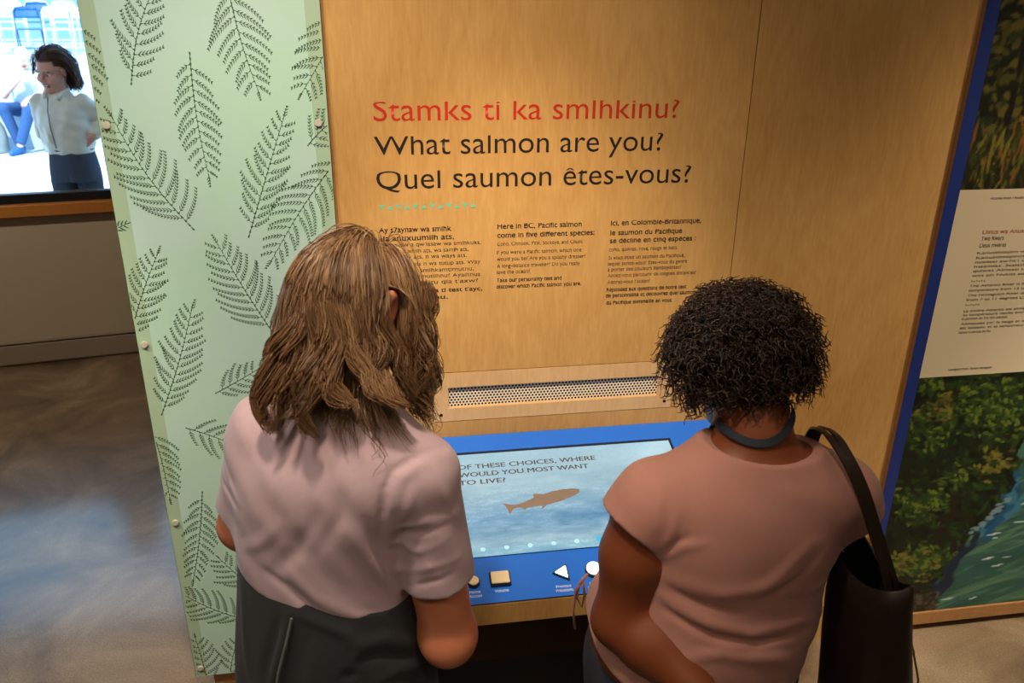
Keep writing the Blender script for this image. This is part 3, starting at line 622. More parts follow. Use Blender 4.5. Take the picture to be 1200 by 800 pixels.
# ------------------------------------------------------------------ sculpting tools: a distance field on a grid, meshed with surface nets
class Sdf:
    def __init__(s, lo, hi, h):
        s.lo = np.array(lo, float); s.h = h; s.n = np.ceil((np.array(hi)-s.lo)/h).astype(int)+1
        s.ax = [(s.lo[i]+np.arange(s.n[i])*h).astype(np.float32) for i in range(3)]
        s.D = np.full(s.n, 1.0, np.float32)
    def sl(s, lo, hi, m):
        i0 = np.clip(np.floor((np.array(lo)-m-s.lo)/s.h).astype(int), 0, s.n); i1 = np.clip(np.ceil((np.array(hi)+m-s.lo)/s.h).astype(int)+1, 0, s.n)
        k = tuple(slice(a, b) for a, b in zip(i0, i1))
        P = (s.ax[0][k[0]][:, None, None], s.ax[1][k[1]][None, :, None], s.ax[2][k[2]][None, None, :])
        return k, P
    def comb(s, k, d, r, sub=False):
        A = s.D[k]
        if sub:
            d = -d; h = np.maximum(r-np.abs(A-d), 0)/r; s.D[k] = np.maximum(A, d)+h*h*r*.25
        else:
            h = np.maximum(r-np.abs(A-d), 0)/r; s.D[k] = np.minimum(A, d)-h*h*r*.25
    def cap(s, a, b, ra, rb=None, k=0.02, cut=False, sub=False):
        a, b = np.array(a, float), np.array(b, float); rb = ra if rb is None else rb; R = max(ra, rb)
        kk, (X, Y, Z) = s.sl(np.minimum(a, b)-R, np.maximum(a, b)+R, k+2*s.h)
        ba = b-a; L2 = float(ba@ba)+1e-12
        t = ((X-a[0])*ba[0]+(Y-a[1])*ba[1]+(Z-a[2])*ba[2])/L2; tc = np.clip(t, 0, 1)
        d = np.sqrt((X-a[0]-tc*ba[0])**2+(Y-a[1]-tc*ba[1])**2+(Z-a[2]-tc*ba[2])**2)-(ra+(rb-ra)*tc)
        if cut: d = np.maximum(d, (t-1)*math.sqrt(L2))
        s.comb(kk, d.astype(np.float32), k, sub); return s
    def chain(s, pts, rs, k=0.02):
        for i in range(len(pts)-1): s.cap(pts[i], pts[i+1], rs[i], rs[i+1], k)
        return s
    def ell(s, c, r, R=None, k=0.02, sub=False):
        c = np.array(c, float); r = np.array(r, float); R = np.eye(3) if R is None else np.array(R)
        e = np.sqrt(((R*r)**2).sum(1)); kk, (X, Y, Z) = s.sl(c-e, c+e, k+2*s.h)
        x, y, z = X-c[0], Y-c[1], Z-c[2]
        L = [(x*R[0, i]+y*R[1, i]+z*R[2, i]) for i in range(3)]
        k0 = np.sqrt(sum((L[i]/r[i])**2 for i in range(3))); k1 = np.sqrt(sum((L[i]/r[i]**2)**2 for i in range(3)))+1e-6
        s.comb(kk, (k0*(k0-1)/k1).astype(np.float32), k, sub); return s
    def prof(s, rows, yaw=0.0, n=2.4, k=0.02):
        r = np.array(sorted(rows)); zz = r[:, 0]; M_ = r[:, 3:5].max()
        kk, (X, Y, Z) = s.sl((r[:, 1].min()-M_, r[:, 2].min()-M_, zz[0]), (r[:, 1].max()+M_, r[:, 2].max()+M_, zz[-1]), k+2*s.h)
        z = Z.ravel()
        def cub(col):                                    # smooth interpolation of the stations
            y = r[:, col]; m = np.gradient(y, zz); i = np.clip(np.searchsorted(zz, z)-1, 0, len(zz)-2); h = zz[i+1]-zz[i]; t = np.clip((z-zz[i])/h, 0, 1)
            return ((2*t**3-3*t**2+1)*y[i]+(t**3-2*t**2+t)*h*m[i]+(-2*t**3+3*t**2)*y[i+1]+(t**3-t**2)*h*m[i+1]).astype(np.float32)[None, None, :]
        cx, cy, a, b = (cub(c) for c in (1, 2, 3, 4)); c_, s_ = math.cos(yaw), math.sin(yaw)
        u = (X-cx)*c_+(Y-cy)*s_; v = -(X-cx)*s_+(Y-cy)*c_
        g = ((np.abs(u)/a)**n+(np.abs(v)/b)**n)**(1/n); d = (g-1)*np.minimum(a, b)
        d = np.maximum(d, np.maximum(Z-zz[-1], zz[0]-Z)); s.comb(kk, d.astype(np.float32), k); return s
    def plane(s, p, nrm, k=0.006):
        """cut away everything on the side the normal points to"""
        X, Y, Z = s.ax[0][:, None, None], s.ax[1][None, :, None], s.ax[2][None, None, :]; nrm = np.array(nrm, float)/np.linalg.norm(nrm)
        d = (X-p[0])*nrm[0]+(Y-p[1])*nrm[1]+(Z-p[2])*nrm[2]; h = np.maximum(k-np.abs(s.D-d), 0)/k
        s.D = (np.maximum(s.D, d)+h*h*k*.25).astype(np.float32); return s
    def fold(s, pts, r, amp):
        """raise (amp > 0) or sink the surface along a polyline"""
        pts = [np.array(p, float) for p in pts]; P_ = np.array(pts); kk, (X, Y, Z) = s.sl(P_.min(0), P_.max(0), 3*r)
        best = None; n = len(pts)-1
        for i in range(n):
            a, ba = pts[i], pts[i+1]-pts[i]; L2 = float(ba@ba)+1e-12
            t = np.clip(((X-a[0])*ba[0]+(Y-a[1])*ba[1]+(Z-a[2])*ba[2])/L2, 0, 1)
            q = (X-a[0]-t*ba[0])**2+(Y-a[1]-t*ba[1])**2+(Z-a[2]-t*ba[2])**2
            w = np.sin(PI*np.clip((i+t)/n*.84+.08, 0, 1)); v = np.exp(-q/r**2)*w
            best = v if best is None else np.maximum(best, v)
        s.D[kk] -= (amp*best).astype(np.float32); return s
    def ripple(s, f):
        X, Y, Z = s.ax[0][:, None, None], s.ax[1][None, :, None], s.ax[2][None, None, :]; s.D -= f(X, Y, Z).astype(np.float32); return s
    def sample(s, P):
        g = (P-s.lo)/s.h; i = np.clip(g.astype(int), 0, s.n-2); f = np.clip(g-i, 0, 1); o = 0
        for dx in (0, 1):
            for dy in (0, 1):
                for dz in (0, 1):
                    w = (f[:, 0] if dx else 1-f[:, 0])*(f[:, 1] if dy else 1-f[:, 1])*(f[:, 2] if dz else 1-f[:, 2])
                    o = o+w*s.D[i[:, 0]+dx, i[:, 1]+dy, i[:, 2]+dz]
        return o
    def grad(s, P):
        e = s.h; G = np.stack([s.sample(P+np.eye(3)[i]*e)-s.sample(P-np.eye(3)[i]*e) for i in range(3)], 1)
        return G/(np.linalg.norm(G, axis=1, keepdims=True)+1e-9)
    def nets(s, relax=2):
        D = s.D; S = D < 0; n = np.array(D.shape)-1
        cnt = np.zeros(n, np.int8); sh = [(i, j, k) for i in (0, 1) for j in (0, 1) for k in (0, 1)]
        def cor(A, o): return A[o[0]:o[0]+n[0], o[1]:o[1]+n[1], o[2]:o[2]+n[2]]
        for o in sh: cnt += cor(S, o)
        cells = np.argwhere((cnt > 0) & (cnt < 8)); idx = np.full(n, -1, np.int32); idx[tuple(cells.T)] = np.arange(len(cells))
        V = np.zeros((len(cells), 3)); C = np.zeros(len(cells))
        val = {o: D[cells[:, 0]+o[0], cells[:, 1]+o[1], cells[:, 2]+o[2]] for o in sh}
        for o in sh:
            for a in range(3):
                if o[a]: continue
                p = list(o); p[a] = 1; p = tuple(p); v0, v1 = val[o], val[p]; m = (v0 < 0) != (v1 < 0)
                t = np.where(m, v0/np.where(m, v0-v1, 1), 0); q = np.array(o, float)[None, :].repeat(len(cells), 0); q[:, a] += t
                V += q*m[:, None]; C += m
        V = V/C[:, None]+cells
        Fs = []
        for a in range(3):
            b, c = (a+1) % 3, (a+2) % 3; s0 = [slice(None)]*3; s1 = [slice(None)]*3; s0[a] = slice(0, -1); s1[a] = slice(1, None)
            e = np.argwhere(S[tuple(s0)] != S[tuple(s1)]); e = e[(e[:, b] > 0) & (e[:, c] > 0) & (e[:, b] < n[b]) & (e[:, c] < n[c])]
            ins = S[tuple(e.T)]; ub = np.eye(3, dtype=int)[b]; uc = np.eye(3, dtype=int)[c]
            q = np.stack([idx[tuple((e-ub-uc).T)], idx[tuple((e-uc).T)], idx[tuple(e.T)], idx[tuple((e-ub).T)]], 1)
            q[~ins] = q[~ins][:, ::-1]; Fs.append(q)
        Fc = np.concatenate(Fs)
        for _ in range(relax):
            A = np.zeros_like(V); K = np.zeros(len(V))
            for i in range(4):
                for j in (1, 3): np.add.at(A, Fc[:, i], V[Fc[:, (i+j) % 4]]); np.add.at(K, Fc[:, i], 1)
            V = V*.5+.5*A/np.maximum(K, 1)[:, None]
        return V*s.h+s.lo, Fc
    def build(s, name, m, parent=None, tint=None, relax=2):
        V, Fc = s.nets(relax)
        return link(name, arrmesh(name, V, Fc, None if tint is None else tint(V)), m, parent, smooth=True)

def rot(yaw=0.0, pitch=0.0, roll=0.0):
    """columns: right, forward, up. yaw > 0 turns to the right, pitch > 0 nods down, roll > 0 tips to the right"""
    y = np.array([[math.cos(yaw), math.sin(yaw), 0], [-math.sin(yaw), math.cos(yaw), 0], [0, 0, 1]])
    p = np.array([[1, 0, 0], [0, math.cos(pitch), math.sin(pitch)], [0, -math.sin(pitch), math.cos(pitch)]])
    r = np.array([[math.cos(roll), 0, math.sin(roll)], [0, 1, 0], [-math.sin(roll), 0, math.cos(roll)]])
    return y@p@r
def head(S, c, R, sc=1.0, ears=1.0, ez=0.0):
    c = np.array(c); g = lambda x, y, z: c+R@(np.array([x, y, z])*sc)
    S.ell(g(0, -.012, .035), np.array([.076, .097, .086])*sc, R, .02)
    S.ell(g(0, .028, -.045), np.array([.058, .062, .075])*sc, R, .02)
    for sd in (-1, 1):
        S.cap(g(sd*.055, 0, -.05), g(sd*.018, .066, -.099), .020*sc, .018*sc, .02); S.ell(g(sd*.040, .064, -.034), np.array([.026]*3)*sc, None, .015)
    S.ell(g(0, .070, -.100), np.array([.024, .022, .02])*sc, R, .015)
    S.cap(g(-.038, .080, .020), g(.038, .080, .020), .011*sc, None, .012)
    for sd in (-1, 1): S.ell(g(sd*.031, .094, 0), np.array([.017, .014, .010])*sc, R, .010, sub=True)
    S.cap(g(0, .090, .008), g(0, .110, -.030), .008*sc, .0125*sc, .008)
    for sd in (-1, 1): S.ell(g(sd*.012, .100, -.034), np.array([.009]*3)*sc, None, .005)
    S.cap(g(-.019, .0905, -.062), g(.019, .0905, -.062), .0055*sc, None, .006); S.cap(g(-.016, .090, -.072), g(.016, .090, -.072), .006*sc, None, .006)
    S.cap(g(-.024, .096, -.067), g(.024, .096, -.067), .0025*sc, None, .004, sub=True)
    for sd in (-1, 1):
        S.ell(g(sd*(.081+ez*.4), -.012, -.004+ez), np.array([.010, .021, .033])*sc*ears, R, .006); S.ell(g(sd*(.090+ez*.4), -.006, ez), np.array([.006, .011, .017])*sc, R, .006, sub=True)
def head_tint(V, c, R, sc, skin, hair, scalp=None, lips=(150, 76, 70)):
    L = (V-np.array(c))@R/sc; T = np.tile(np.array(lin(skin)), (len(V), 1))
    def put(m, col): T[m] = lin(col)
    inh = np.linalg.norm(L, axis=1) < .17
    put(inh & (L[:, 1] > .075) & (np.abs(L[:, 0]) < .024) & (L[:, 2] < -.056) & (L[:, 2] > -.079), lips)
    put(inh & (L[:, 1] > .07) & (np.abs(np.abs(L[:, 0])-.031) < .018) & (np.abs(L[:, 2]-.019-.10*(.031-np.abs(np.abs(L[:, 0])-.028))) < .0035), hair)
    if scalp: put(inh & ((L[:, 2] > .075) | ((L[:, 1] < -.02) & (L[:, 2] > -.05))), scalp)
    return T
def eyes(c, R, sc, parent, iris, dp=0.0):
    for sd in (-1, 1):
        p = np.array(c)+R@(np.array([sd*.031, .0740-dp, -.001])*sc); q = np.array(c)+R@(np.array([sd*.031, .0885, -.001])*sc)
        b = MB(); r = bmesh.ops.create_uvsphere(b.bm, u_segments=20, v_segments=12, radius=.0122*sc, matrix=Matrix.Translation(Vector(p)))
        e = b.build('eye', M['eyewhite'], parent, True)
        b = MB(); bmesh.ops.create_uvsphere(b.bm, u_segments=14, v_segments=8, radius=.0058*sc, matrix=Matrix.Translation(Vector(np.array(c)+R@(np.array([sd*.031, .0812-dp*.3, -.0030])*sc))))
        b.build('iris', iris, e, True)
M['eyewhite'] = mat('eye_white', (226, 220, 212), 0.2); M['irisbrown'] = mat('brown_iris', (50, 32, 20), 0.2)
def hand(S, w, R, side, curl=(.35, .45, .35), sc=1.0, thumb=.6):
    """w wrist; R columns: thumb side is +side*x, fingers along y, back of the hand z"""
    w = np.array(w); g = lambda x, y, z: w+R@(np.array([side*x, y, z])*sc)
    S.ell(g(.004, .045, 0), np.array([.041, .052, .0165])*sc, R, .012); S.cap(g(0, -.01, 0), g(.002, .03, 0), .023*sc, .026*sc, .015)
    S.cap(g(.024, .02, -.006), g(.030, .045, -.010), .014*sc, .013*sc, .01)
    for x0, y0, L, fan in ((.031, .086, .072, .10), (.011, .093, .081, .02), (-.010, .090, .075, -.04), (-.029, .080, .058, -.12)):
        p = np.array([x0, y0, 0.0]); a = .12; prev = p-np.array([0, .02, 0])
        S.cap(g(*prev), g(*p), .0095*sc, .0092*sc, .006)
        for j, fr in enumerate((.45, .31, .24)):
            a += curl[j]; d = np.array([math.sin(fan)*math.cos(a), math.cos(fan)*math.cos(a), -math.sin(a)]); q = p+d*L*fr
            S.cap(g(*p), g(*q), (.0092-.0008*j)*sc, (.0086-.0008*j)*sc, .003); p = q
    p = np.array([.036, .030, -.006]); a = thumb
    for j, L in enumerate((.040, .032)):
        d = np.array([math.sin(a)*.9, math.cos(a)*.9, -.35-.15*j]); d /= np.linalg.norm(d); q = p+d*L
        S.cap(g(*p), g(*q), (.0115-.0015*j)*sc, (.0105-.002*j)*sc, .005); p = q; a -= .45
def frame(f, up):
    """rotation whose y column is f and z column is near up"""
    f = np.array(f, float); f /= np.linalg.norm(f); x = np.cross(f, up); x /= np.linalg.norm(x); return np.stack([x, f, np.cross(x, f)], 1)
def shoe(name, heel, yaw, m, parent, L=0.28):
    h = np.array(heel); d = np.array([math.sin(yaw), math.cos(yaw), 0]); S = Sdf(h-np.array([.16, .34, 0.0])+np.array([0, 0, -.01]), h+np.array([.16, .34, .16]), .005)
    S.cap(h+d*.03+[0, 0, .045], h+d*.12+[0, 0, .05], .044, .045, .02); S.cap(h+d*.12+[0, 0, .045], h+d*(L-.05)+[0, 0, .032], .046, .036, .02)
    S.cap(h+d*.035+[0, 0, .05], h+d*.045+[0, 0, .11], .042, .044, .02); S.plane((0, 0, .004), (0, 0, -1))
    return S.build(name, m, parent)
def strands(name, C, rad, tint, m, parent, sides=3):
    """C: (N, K, 3) centre lines -> one mesh of thin tubes; rad (N, K); tint (N, K, 3)"""
    N, K, _ = C.shape; T = np.gradient(C, axis=1); T /= np.linalg.norm(T, axis=2, keepdims=True)+1e-9
    ref = np.where(np.abs(T[..., 2:3]) > .9, np.array([1., 0, 0]), np.array([0, 0, 1.])); u = np.cross(T, ref); u /= np.linalg.norm(u, axis=2, keepdims=True)+1e-9; w = np.cross(T, u)
    V = np.stack([C+(u*math.cos(2*PI*k/sides)+w*math.sin(2*PI*k/sides))*rad[..., None] for k in range(sides)], 2)
    i = (np.arange(N)[:, None]*K+np.arange(K-1)[None, :]).ravel()*sides
    Fc = np.concatenate([np.stack([i+k, i+(k+1) % sides, i+sides+(k+1) % sides, i+sides+k], 1) for k in range(sides)])
    return link(name, arrmesh(name, V.reshape(-1, 3), Fc, np.repeat(tint.reshape(-1, 3), sides, 0)), m, parent, smooth=True)
M['hairstrand'] = attr_mat('hair_strands', 0.42, spec=0.45)
M['skin'] = attr_mat('skin', 0.48, spec=0.35)
def fallhair(rng, c, R, sc, N, K, step, zmin_fn, keep, colliders, spread, gravity=.22, wave=(.010, .12), clumps=70, lift=0.012, initdir=None, puff=.22, drop=0.0, balls=()):
    """long hair: roots on the scalp, combed away from the parting, falling under gravity over the head and the clothes"""
    c = np.array(c); pts = []
    while len(pts) < N:
        d = rng.normal(size=3); d /= np.linalg.norm(d)
        if keep(d): pts.append(d)
    dl = np.array(pts); r = np.array([.078, .099, .089])*sc; off = np.array([0, -.012, .035])*sc
    root = (dl*r+off)@R.T+c; nrm = (dl/r); nrm /= np.linalg.norm(nrm, axis=1, keepdims=True); nw = nrm@R.T
    layer = rng.random(N); g = np.array([0, 0, -1.0])
    v = initdir(dl)@R.T if initdir else np.tile(g, (N, 1))
    v = v-nw*(v*nw).sum(1, keepdims=True); v /= np.linalg.norm(v, axis=1, keepdims=True)+1e-9; v = v*.9+nw*puff
    P = root.copy(); out = [P.copy()]
    side = spread(dl)
    for k in range(K-1):
        v = v+gravity*g+side*(.05*np.clip((c[2]-drop-P[:, 2])/.04, 0, 1))[:, None]; v /= np.linalg.norm(v, axis=1, keepdims=True); Q = P+v*step
        for _ in range(2):
            L = (Q-c)@R-off; rr = r+(lift*(.3+layer)*min(1, k/5))[:, None]; q = np.sqrt(((L/rr)**2).sum(1)); m = q < 1
            L = np.where(m[:, None], L/np.maximum(q, 1e-6)[:, None], L); Q = (L+off)@R.T+c
            for bc, br in balls:
                w = Q-bc; q = np.linalg.norm(w, axis=1); m = q < br
                if m.any(): Q[m] = bc+w[m]/q[m][:, None]*br
            for S, mg in colliders:
                dd = S.sample(Q)-mg-.006*layer; m = dd < 0
                if m.any(): Q[m] -= S.grad(Q[m])*dd[m][:, None]
        v = Q-P; v /= np.linalg.norm(v, axis=1, keepdims=True)+1e-9; P = Q; out.append(P.copy())
    C = np.stack(out, 1)
    cl = rng.integers(0, N, clumps); D2 = ((C[:, K//2][:, None]-C[cl][:, K//2][None])**2).sum(2); ci = D2.argmin(1)
    t = np.linspace(0, 1, K)[None, :, None]; G = C[cl][ci]; tw = np.clip(rng.normal(.50, .22, (N, 1, 1)), 0, .85)*t**1.4; C = C*(1-tw)+(G+rng.normal(0, .0050, (N, 1, 3)))*tw
    ph = rng.uniform(0, 2*PI, clumps)[ci][:, None]+rng.normal(0, .55, (N, 1)); lam = (wave[1]*rng.uniform(.8, 1.3, clumps))[ci][:, None]; amp = (wave[0]*rng.uniform(.5, 1.4, clumps))[ci][:, None]
    s = (np.arange(K)*step)[None, :]; e1 = rng.normal(size=(clumps, 3))[ci]; e1[:, 2] *= .3; e1 /= np.linalg.norm(e1, axis=1, keepdims=True)
    e2 = np.cross(e1, g)
    A = amp*np.clip((s-.06)/.16, 0, 1)**1.3
    C = C+(A*np.sin(2*PI*s/lam+ph))[..., None]*e1[:, None]+(.6*A*np.cos(2*PI*s/lam*1.1+ph))[..., None]*e2[:, None]
    C = C+rng.normal(0, .0035, (N, 1, 3))*t
    L = zmin_fn(dl, rng, N)
    return C, L, ci, layer
def trim(C, L, step):
    """shorten each strand to its own length by resampling"""
    N, K, _ = C.shape; f = np.clip(L/(step*(K-1)), .1, 1)[:, None]*np.linspace(0, 1, K)[None]*(K-1); i = np.minimum(f.astype(int), K-2); w = (f-i)[..., None]
    a = np.arange(N)[:, None]; return C[a, i]*(1-w)+C[a, i+1]*w

# ------------------------------------------------------------------ the long-haired visitor on the left
def visitor_left():
    rng = np.random.default_rng(21)
    root = empty('person', (-0.13, -0.80, 0.0), 'person with long light brown hair and mauve T-shirt, grey jacket tied at the waist', 'person')
    YW = -0.38; u = np.array([math.cos(YW), math.sin(YW), 0]); f = np.array([-u[1], u[0], 0])
    hc, hR, hs = np.array([-0.060, -0.775, 1.648]), rot(math.radians(40), math.radians(24), math.radians(2)), 1.0
    RS, RE, RW = np.array([.046, -.910, 1.380]), np.array([.088, -.900, 1.004]), np.array([.055, -.675, .905])
    LS, LE, LW = np.array([-.226, -.795, 1.425]), np.array([-.302, -.735, 1.185]), np.array([-.195, -.560, 1.055])
    # shirt
    S = Sdf((-.46, -1.12, 1.02), (.25, -.52, 1.56), .0045)
    rows = [(1.02, -.130, -.795, .176, .152), (1.10, -.130, -.795, .178, .155), (1.17, -.129, -.80, .178, .152), (1.25, -.124, -.815, .178, .142), (1.33, -.114, -.833, .184, .132), (1.40, -.103, -.845, .172, .115), (1.45, -.090, -.848, .128, .092), (1.49, -.080, -.850, .088, .074), (1.525, -.074, -.850, .070, .064)]
    S.prof(rows, YW, 2.35)
    S.cap((-.09, -.86, 1.435), RS+[0, 0, -.005], .062, .068, .05); S.cap((-.10, -.84, 1.44), LS, .060, .064, .05)
    S.cap(RS+[.002, 0, 0], RE+(RS-RE)*.39+[.000, 0, 0], .064, .070, .014, cut=True)
    S.cap(LS+[0, 0, 0], LE+(LS-LE)*.20, .062, .062, .03, cut=True)
    S.plane((-.292, -.84, 1.150), (-.30, 0, -1)); 
    S.ell((-.068, -.835, 1.565), (.082, .082, .075), k=.01, sub=True)
    for p, r, a in [
        ([(0.093, -0.915, 1.432), (0.054, -0.943, 1.440), (0.023, -0.960, 1.433), (-0.003, -0.970, 1.424), (-0.018, -0.981, 1.391), (-0.026, -0.980, 1.342), (-0.030, -0.964, 1.281), (-0.024, -0.951, 1.217), (-0.012, -0.931, 1.129)], 0.006, -0.0065),
        ([(0.094, -0.931, 1.424), (0.041, -0.964, 1.427), (0.010, -0.975, 1.411), (-0.005, -0.982, 1.363), (-0.013, -0.955, 1.272)], 0.008, 0.004),
        ([(-0.131, -0.965, 1.349), (-0.176, -0.946, 1.261), (-0.226, -0.922, 1.202)], 0.015, -0.0045),
        ([(-0.084, -0.970, 1.404), (-0.093, -0.974, 1.345), (-0.142, -0.960, 1.260)], 0.013, -0.0035),
        ([(-0.053, -0.979, 1.337), (-0.038, -0.963, 1.266), (-0.017, -0.939, 1.177)], 0.01, -0.0055),
        ([(-0.077, -0.977, 1.317), (-0.046, -0.962, 1.236), (-0.015, -0.934, 1.148)], 0.01, 0.005),
        ([(-0.201, -0.936, 1.226), (-0.150, -0.953, 1.164), (-0.077, -0.957, 1.126)], 0.012, 0.004),
        ([(-0.171, -0.946, 1.131), (-0.098, -0.960, 1.103), (-0.012, -0.929, 1.082)], 0.007, -0.005),
        ([(-0.151, -0.951, 1.151), (-0.078, -0.957, 1.120), (-0.011, -0.929, 1.103)], 0.008, 0.005),
        ([(-0.242, -0.911, 1.204), (-0.199, -0.935, 1.179), (-0.158, -0.949, 1.138)], 0.01, -0.004),
        ([(-0.006, -0.966, 1.305), (0.049, -0.974, 1.322), (0.100, -0.955, 1.319)], 0.007, 0.0042),
        ([(-0.011, -0.952, 1.266), (0.035, -0.968, 1.258), (0.085, -0.968, 1.278)], 0.007, 0.0042),
        ([(-0.004, -0.936, 1.194), (0.052, -0.972, 1.224), (0.107, -0.958, 1.230)], 0.007, 0.004),
        ([(0.030, -0.980, 1.393), (0.020, -0.983, 1.361), (0.003, -0.968, 1.316)], 0.007, 0.0035),
        ([(0.065, -0.962, 1.421), (0.084, -0.970, 1.375), (0.101, -0.955, 1.305)], 0.008, 0.004),
        ([(0.008, -0.937, 1.164), (0.051, -0.971, 1.190), (0.097, -0.965, 1.200)], 0.006, -0.003),
        ([(-0.000, -0.955, 1.286), (0.048, -0.973, 1.300), (0.092, -0.963, 1.304)], 0.006, -0.003),
        ([(-0.301, -0.822, 1.368), (-0.290, -0.844, 1.344), (-0.275, -0.877, 1.327)], 0.007, 0.004),
        ([(-0.317, -0.797, 1.332), (-0.302, -0.830, 1.320), (-0.282, -0.868, 1.314)], 0.006, -0.0035),
        ([(-0.274, -0.879, 1.230), (-0.235, -0.916, 1.268), (-0.198, -0.938, 1.316)], 0.012, 0.0035),
        ([(-0.145, -0.921, 1.462), (-0.160, -0.937, 1.418), (-0.150, -0.956, 1.373)], 0.02, -0.0025)]: S.fold(p, r, a*1.25)
    S.ripple(lambda X, Y, Z: .0012*np.sin(X*38+Z*26+2*np.sin(Z*17))*np.sin(Y*31-Z*33+1.3)+.0007*np.sin(X*90+Z*60))
    shirt_m = mat('mauve_jersey', (184, 156, 164), 0.9, var=0.07, scale=60, bump=0.25, bscale=900, sheen=0.2)
    shirt = S.build('t_shirt', shirt_m, root)
    # neckline rib and sleeve hems
    # body
    B = Sdf((-.46, -1.10, .04), (.25, -.42, 1.86), .005)
    B.prof([(z, x, y, a-.012, b-.012) for z, x, y, a, b in rows if 1.05 < z < 1.5]+[(.95, -.13, -.80, .160, .13), (.86, -.13, -.80, .155, .12)], YW, 2.3)
    B.chain([(-.09, -.855, 1.42), (-.074, -.845, 1.51), (-.062, -.815, 1.58), hc+hR@np.array([0, -.03, -.03])], [.075, .062, .060, .062], .03)
    B.cap((-.09, -.85, 1.43), RS, .05, .05, .04); B.cap((-.10, -.84, 1.43), LS, .05, .05, .04)
    B.chain([RS, RE, RE+(RW-RE)*.3, RW], [.056, .052, .055, .031], .03); B.chain([LS, LE, LE+(LW-LE)*.3, LW], [.052, .045, .047, .030], .03)
    B.ell(RE+[-.004, -.018, -.006], (.036, .034, .040), None, .03)
    hand(B, RW, frame((-.25, .8, -.55), (.6, -.1, .6)), -1, (.3, .5, .4)); hand(B, LW, frame((.65, .75, -.25), (.0, .2, 1)), 1, (.3, .4, .3))
    for sd, hx, kx, ax in ((0, (-.225, -.765, .90), (-.232, -.745, .50), (-.240, -.795, .08)), (1, (-.045, -.835, .90), (-.040, -.810, .50), (-.045, -.860, .08))):
        B.chain([hx, kx, ax], [.078, .050, .036], .04)
    head(B, hc, hR, hs, 1.12, .018)
    body = B.build('body', M['skin'], root, tint=lambda V: head_tint(V, hc, hR, hs, (204, 126, 92), (110, 80, 56), (120, 90, 64), (180, 94, 82)))
    eyes(hc, hR, hs, root, M['irisbrown'])
    # jacket tied round the waist
    J = Sdf((-.40, -1.08, .60), (.20, -.52, 1.20), .005)
    J.prof([(.62, -.135, -.80, .208, .172), (.80, -.135, -.80, .206, .172), (.92, -.135, -.80, .200, .170), (1.02, -.133, -.80, .190, .166), (1.10, -.131, -.798, .183, .158), (1.18, -.130, -.797, .174, .148)], YW, 2.3)
    J.plane((-.292, -.84, 1.178), (.23, 0, 1))
    for p, r, a in [
        ([(-0.203, -0.934, 1.123), (-0.218, -0.938, 1.063), (-0.238, -0.934, 0.996), (-0.246, -0.932, 0.962)], 0.009, 0.01),
        ([(-0.220, -0.929, 1.105), (-0.241, -0.929, 1.041), (-0.260, -0.923, 0.962)], 0.01, -0.009),
        ([(-0.201, -0.935, 1.128), (-0.147, -0.956, 1.112), (-0.098, -0.965, 1.088), (-0.080, -0.968, 1.059), (-0.095, -0.975, 1.014)], 0.011, 0.008),
        ([(-0.094, -0.968, 1.065), (-0.036, -0.957, 1.060), (0.023, -0.913, 1.000)], 0.012, 0.009),
        ([(-0.089, -0.973, 1.028), (-0.038, -0.961, 1.026), (0.014, -0.927, 0.983)], 0.01, -0.008),
        ([(-0.096, -0.976, 1.010), (-0.111, -0.976, 0.985)], 0.01, -0.008),
        ([(-0.174, -0.950, 1.093), (-0.185, -0.955, 1.041), (-0.193, -0.957, 0.981)], 0.014, -0.005),
        ([(-0.053, -0.971, 0.978), (-0.013, -0.951, 0.980), (0.027, -0.915, 0.943)], 0.011, 0.007),
        ([(-0.293, -0.854, 1.149), (-0.293, -0.873, 1.082), (-0.302, -0.886, 0.940)], 0.012, 0.005)]: J.fold(p, r, a*1.0)
    def jr(X, Y, Z):
        th = np.arctan2(Y+.80, X+.135); w = np.clip((1.08-Z)/.3, 0, 1); return .006*w*np.sin(th*9+2.2*np.sin(Z*5))
    J.ripple(jr)
    jacket_m = mat('charcoal_fleece', (36, 36, 40), 0.95, var=0.12, scale=90, bump=0.3, bscale=700, sheen=0.05)
    J.build('tied_jacket', jacket_m, root)
    b = MB(); b.tube([(-.197, -.948, 1.120), (-.212, -.952, 1.065), (-.232, -.951, .998), (-.241, -.952, .95), (-.244, -.955, .80)], .0028, 6).build('jacket_zip', mat('grey_zip', (120, 118, 116), 0.5, metal=.3), root)
    K = Sdf((-.40, -1.05, .60), (.20, -.45, 1.16), .006)
    K.cap((-.13, -.645, 1.05), (-.16, -.635, .80), .036, .026, .02); K.cap((-.10, -.645, 1.05), (-.05, -.655, .78), .034, .026, .02); K.ell((-.115, -.64, 1.055), (.045, .035, .04))
    K.build('jacket_sleeves', jacket_m, root)
    T = Sdf((-.36, -1.02, .05), (.12, -.60, .98), .006)
    T.prof([(.80, -.13, -.80, .175, .14), (.88, -.13, -.80, .178, .145), (.96, -.13, -.80, .17, .14)], YW)
    for hx, kx, ax in (((-.220, -.765, .88), (-.232, -.745, .50), (-.240, -.795, .09)), ((-.048, -.835, .88), (-.040, -.810, .50), (-.045, -.860, .09))): T.chain([hx, kx, ax], [.098, .072, .062], .03)
    T.plane((0, 0, .075), (0, 0, -1)); T.build('trousers', mat('dark_denim', (44, 50, 66), 0.9, var=.1, scale=60), root)
    sm = mat('dark_trainer', (50, 48, 48), 0.7)
    shoe('shoe', (-.245, -.855, 0), .25, sm, root); shoe('shoe', (-.050, -.920, 0), .5, sm, root)
    # hair
    def keep(d): return not (d[1] > .42 and d[2] < .52) and not (d[2] < -.50) and not (d[2] < -.15 and d[1] > -.05)
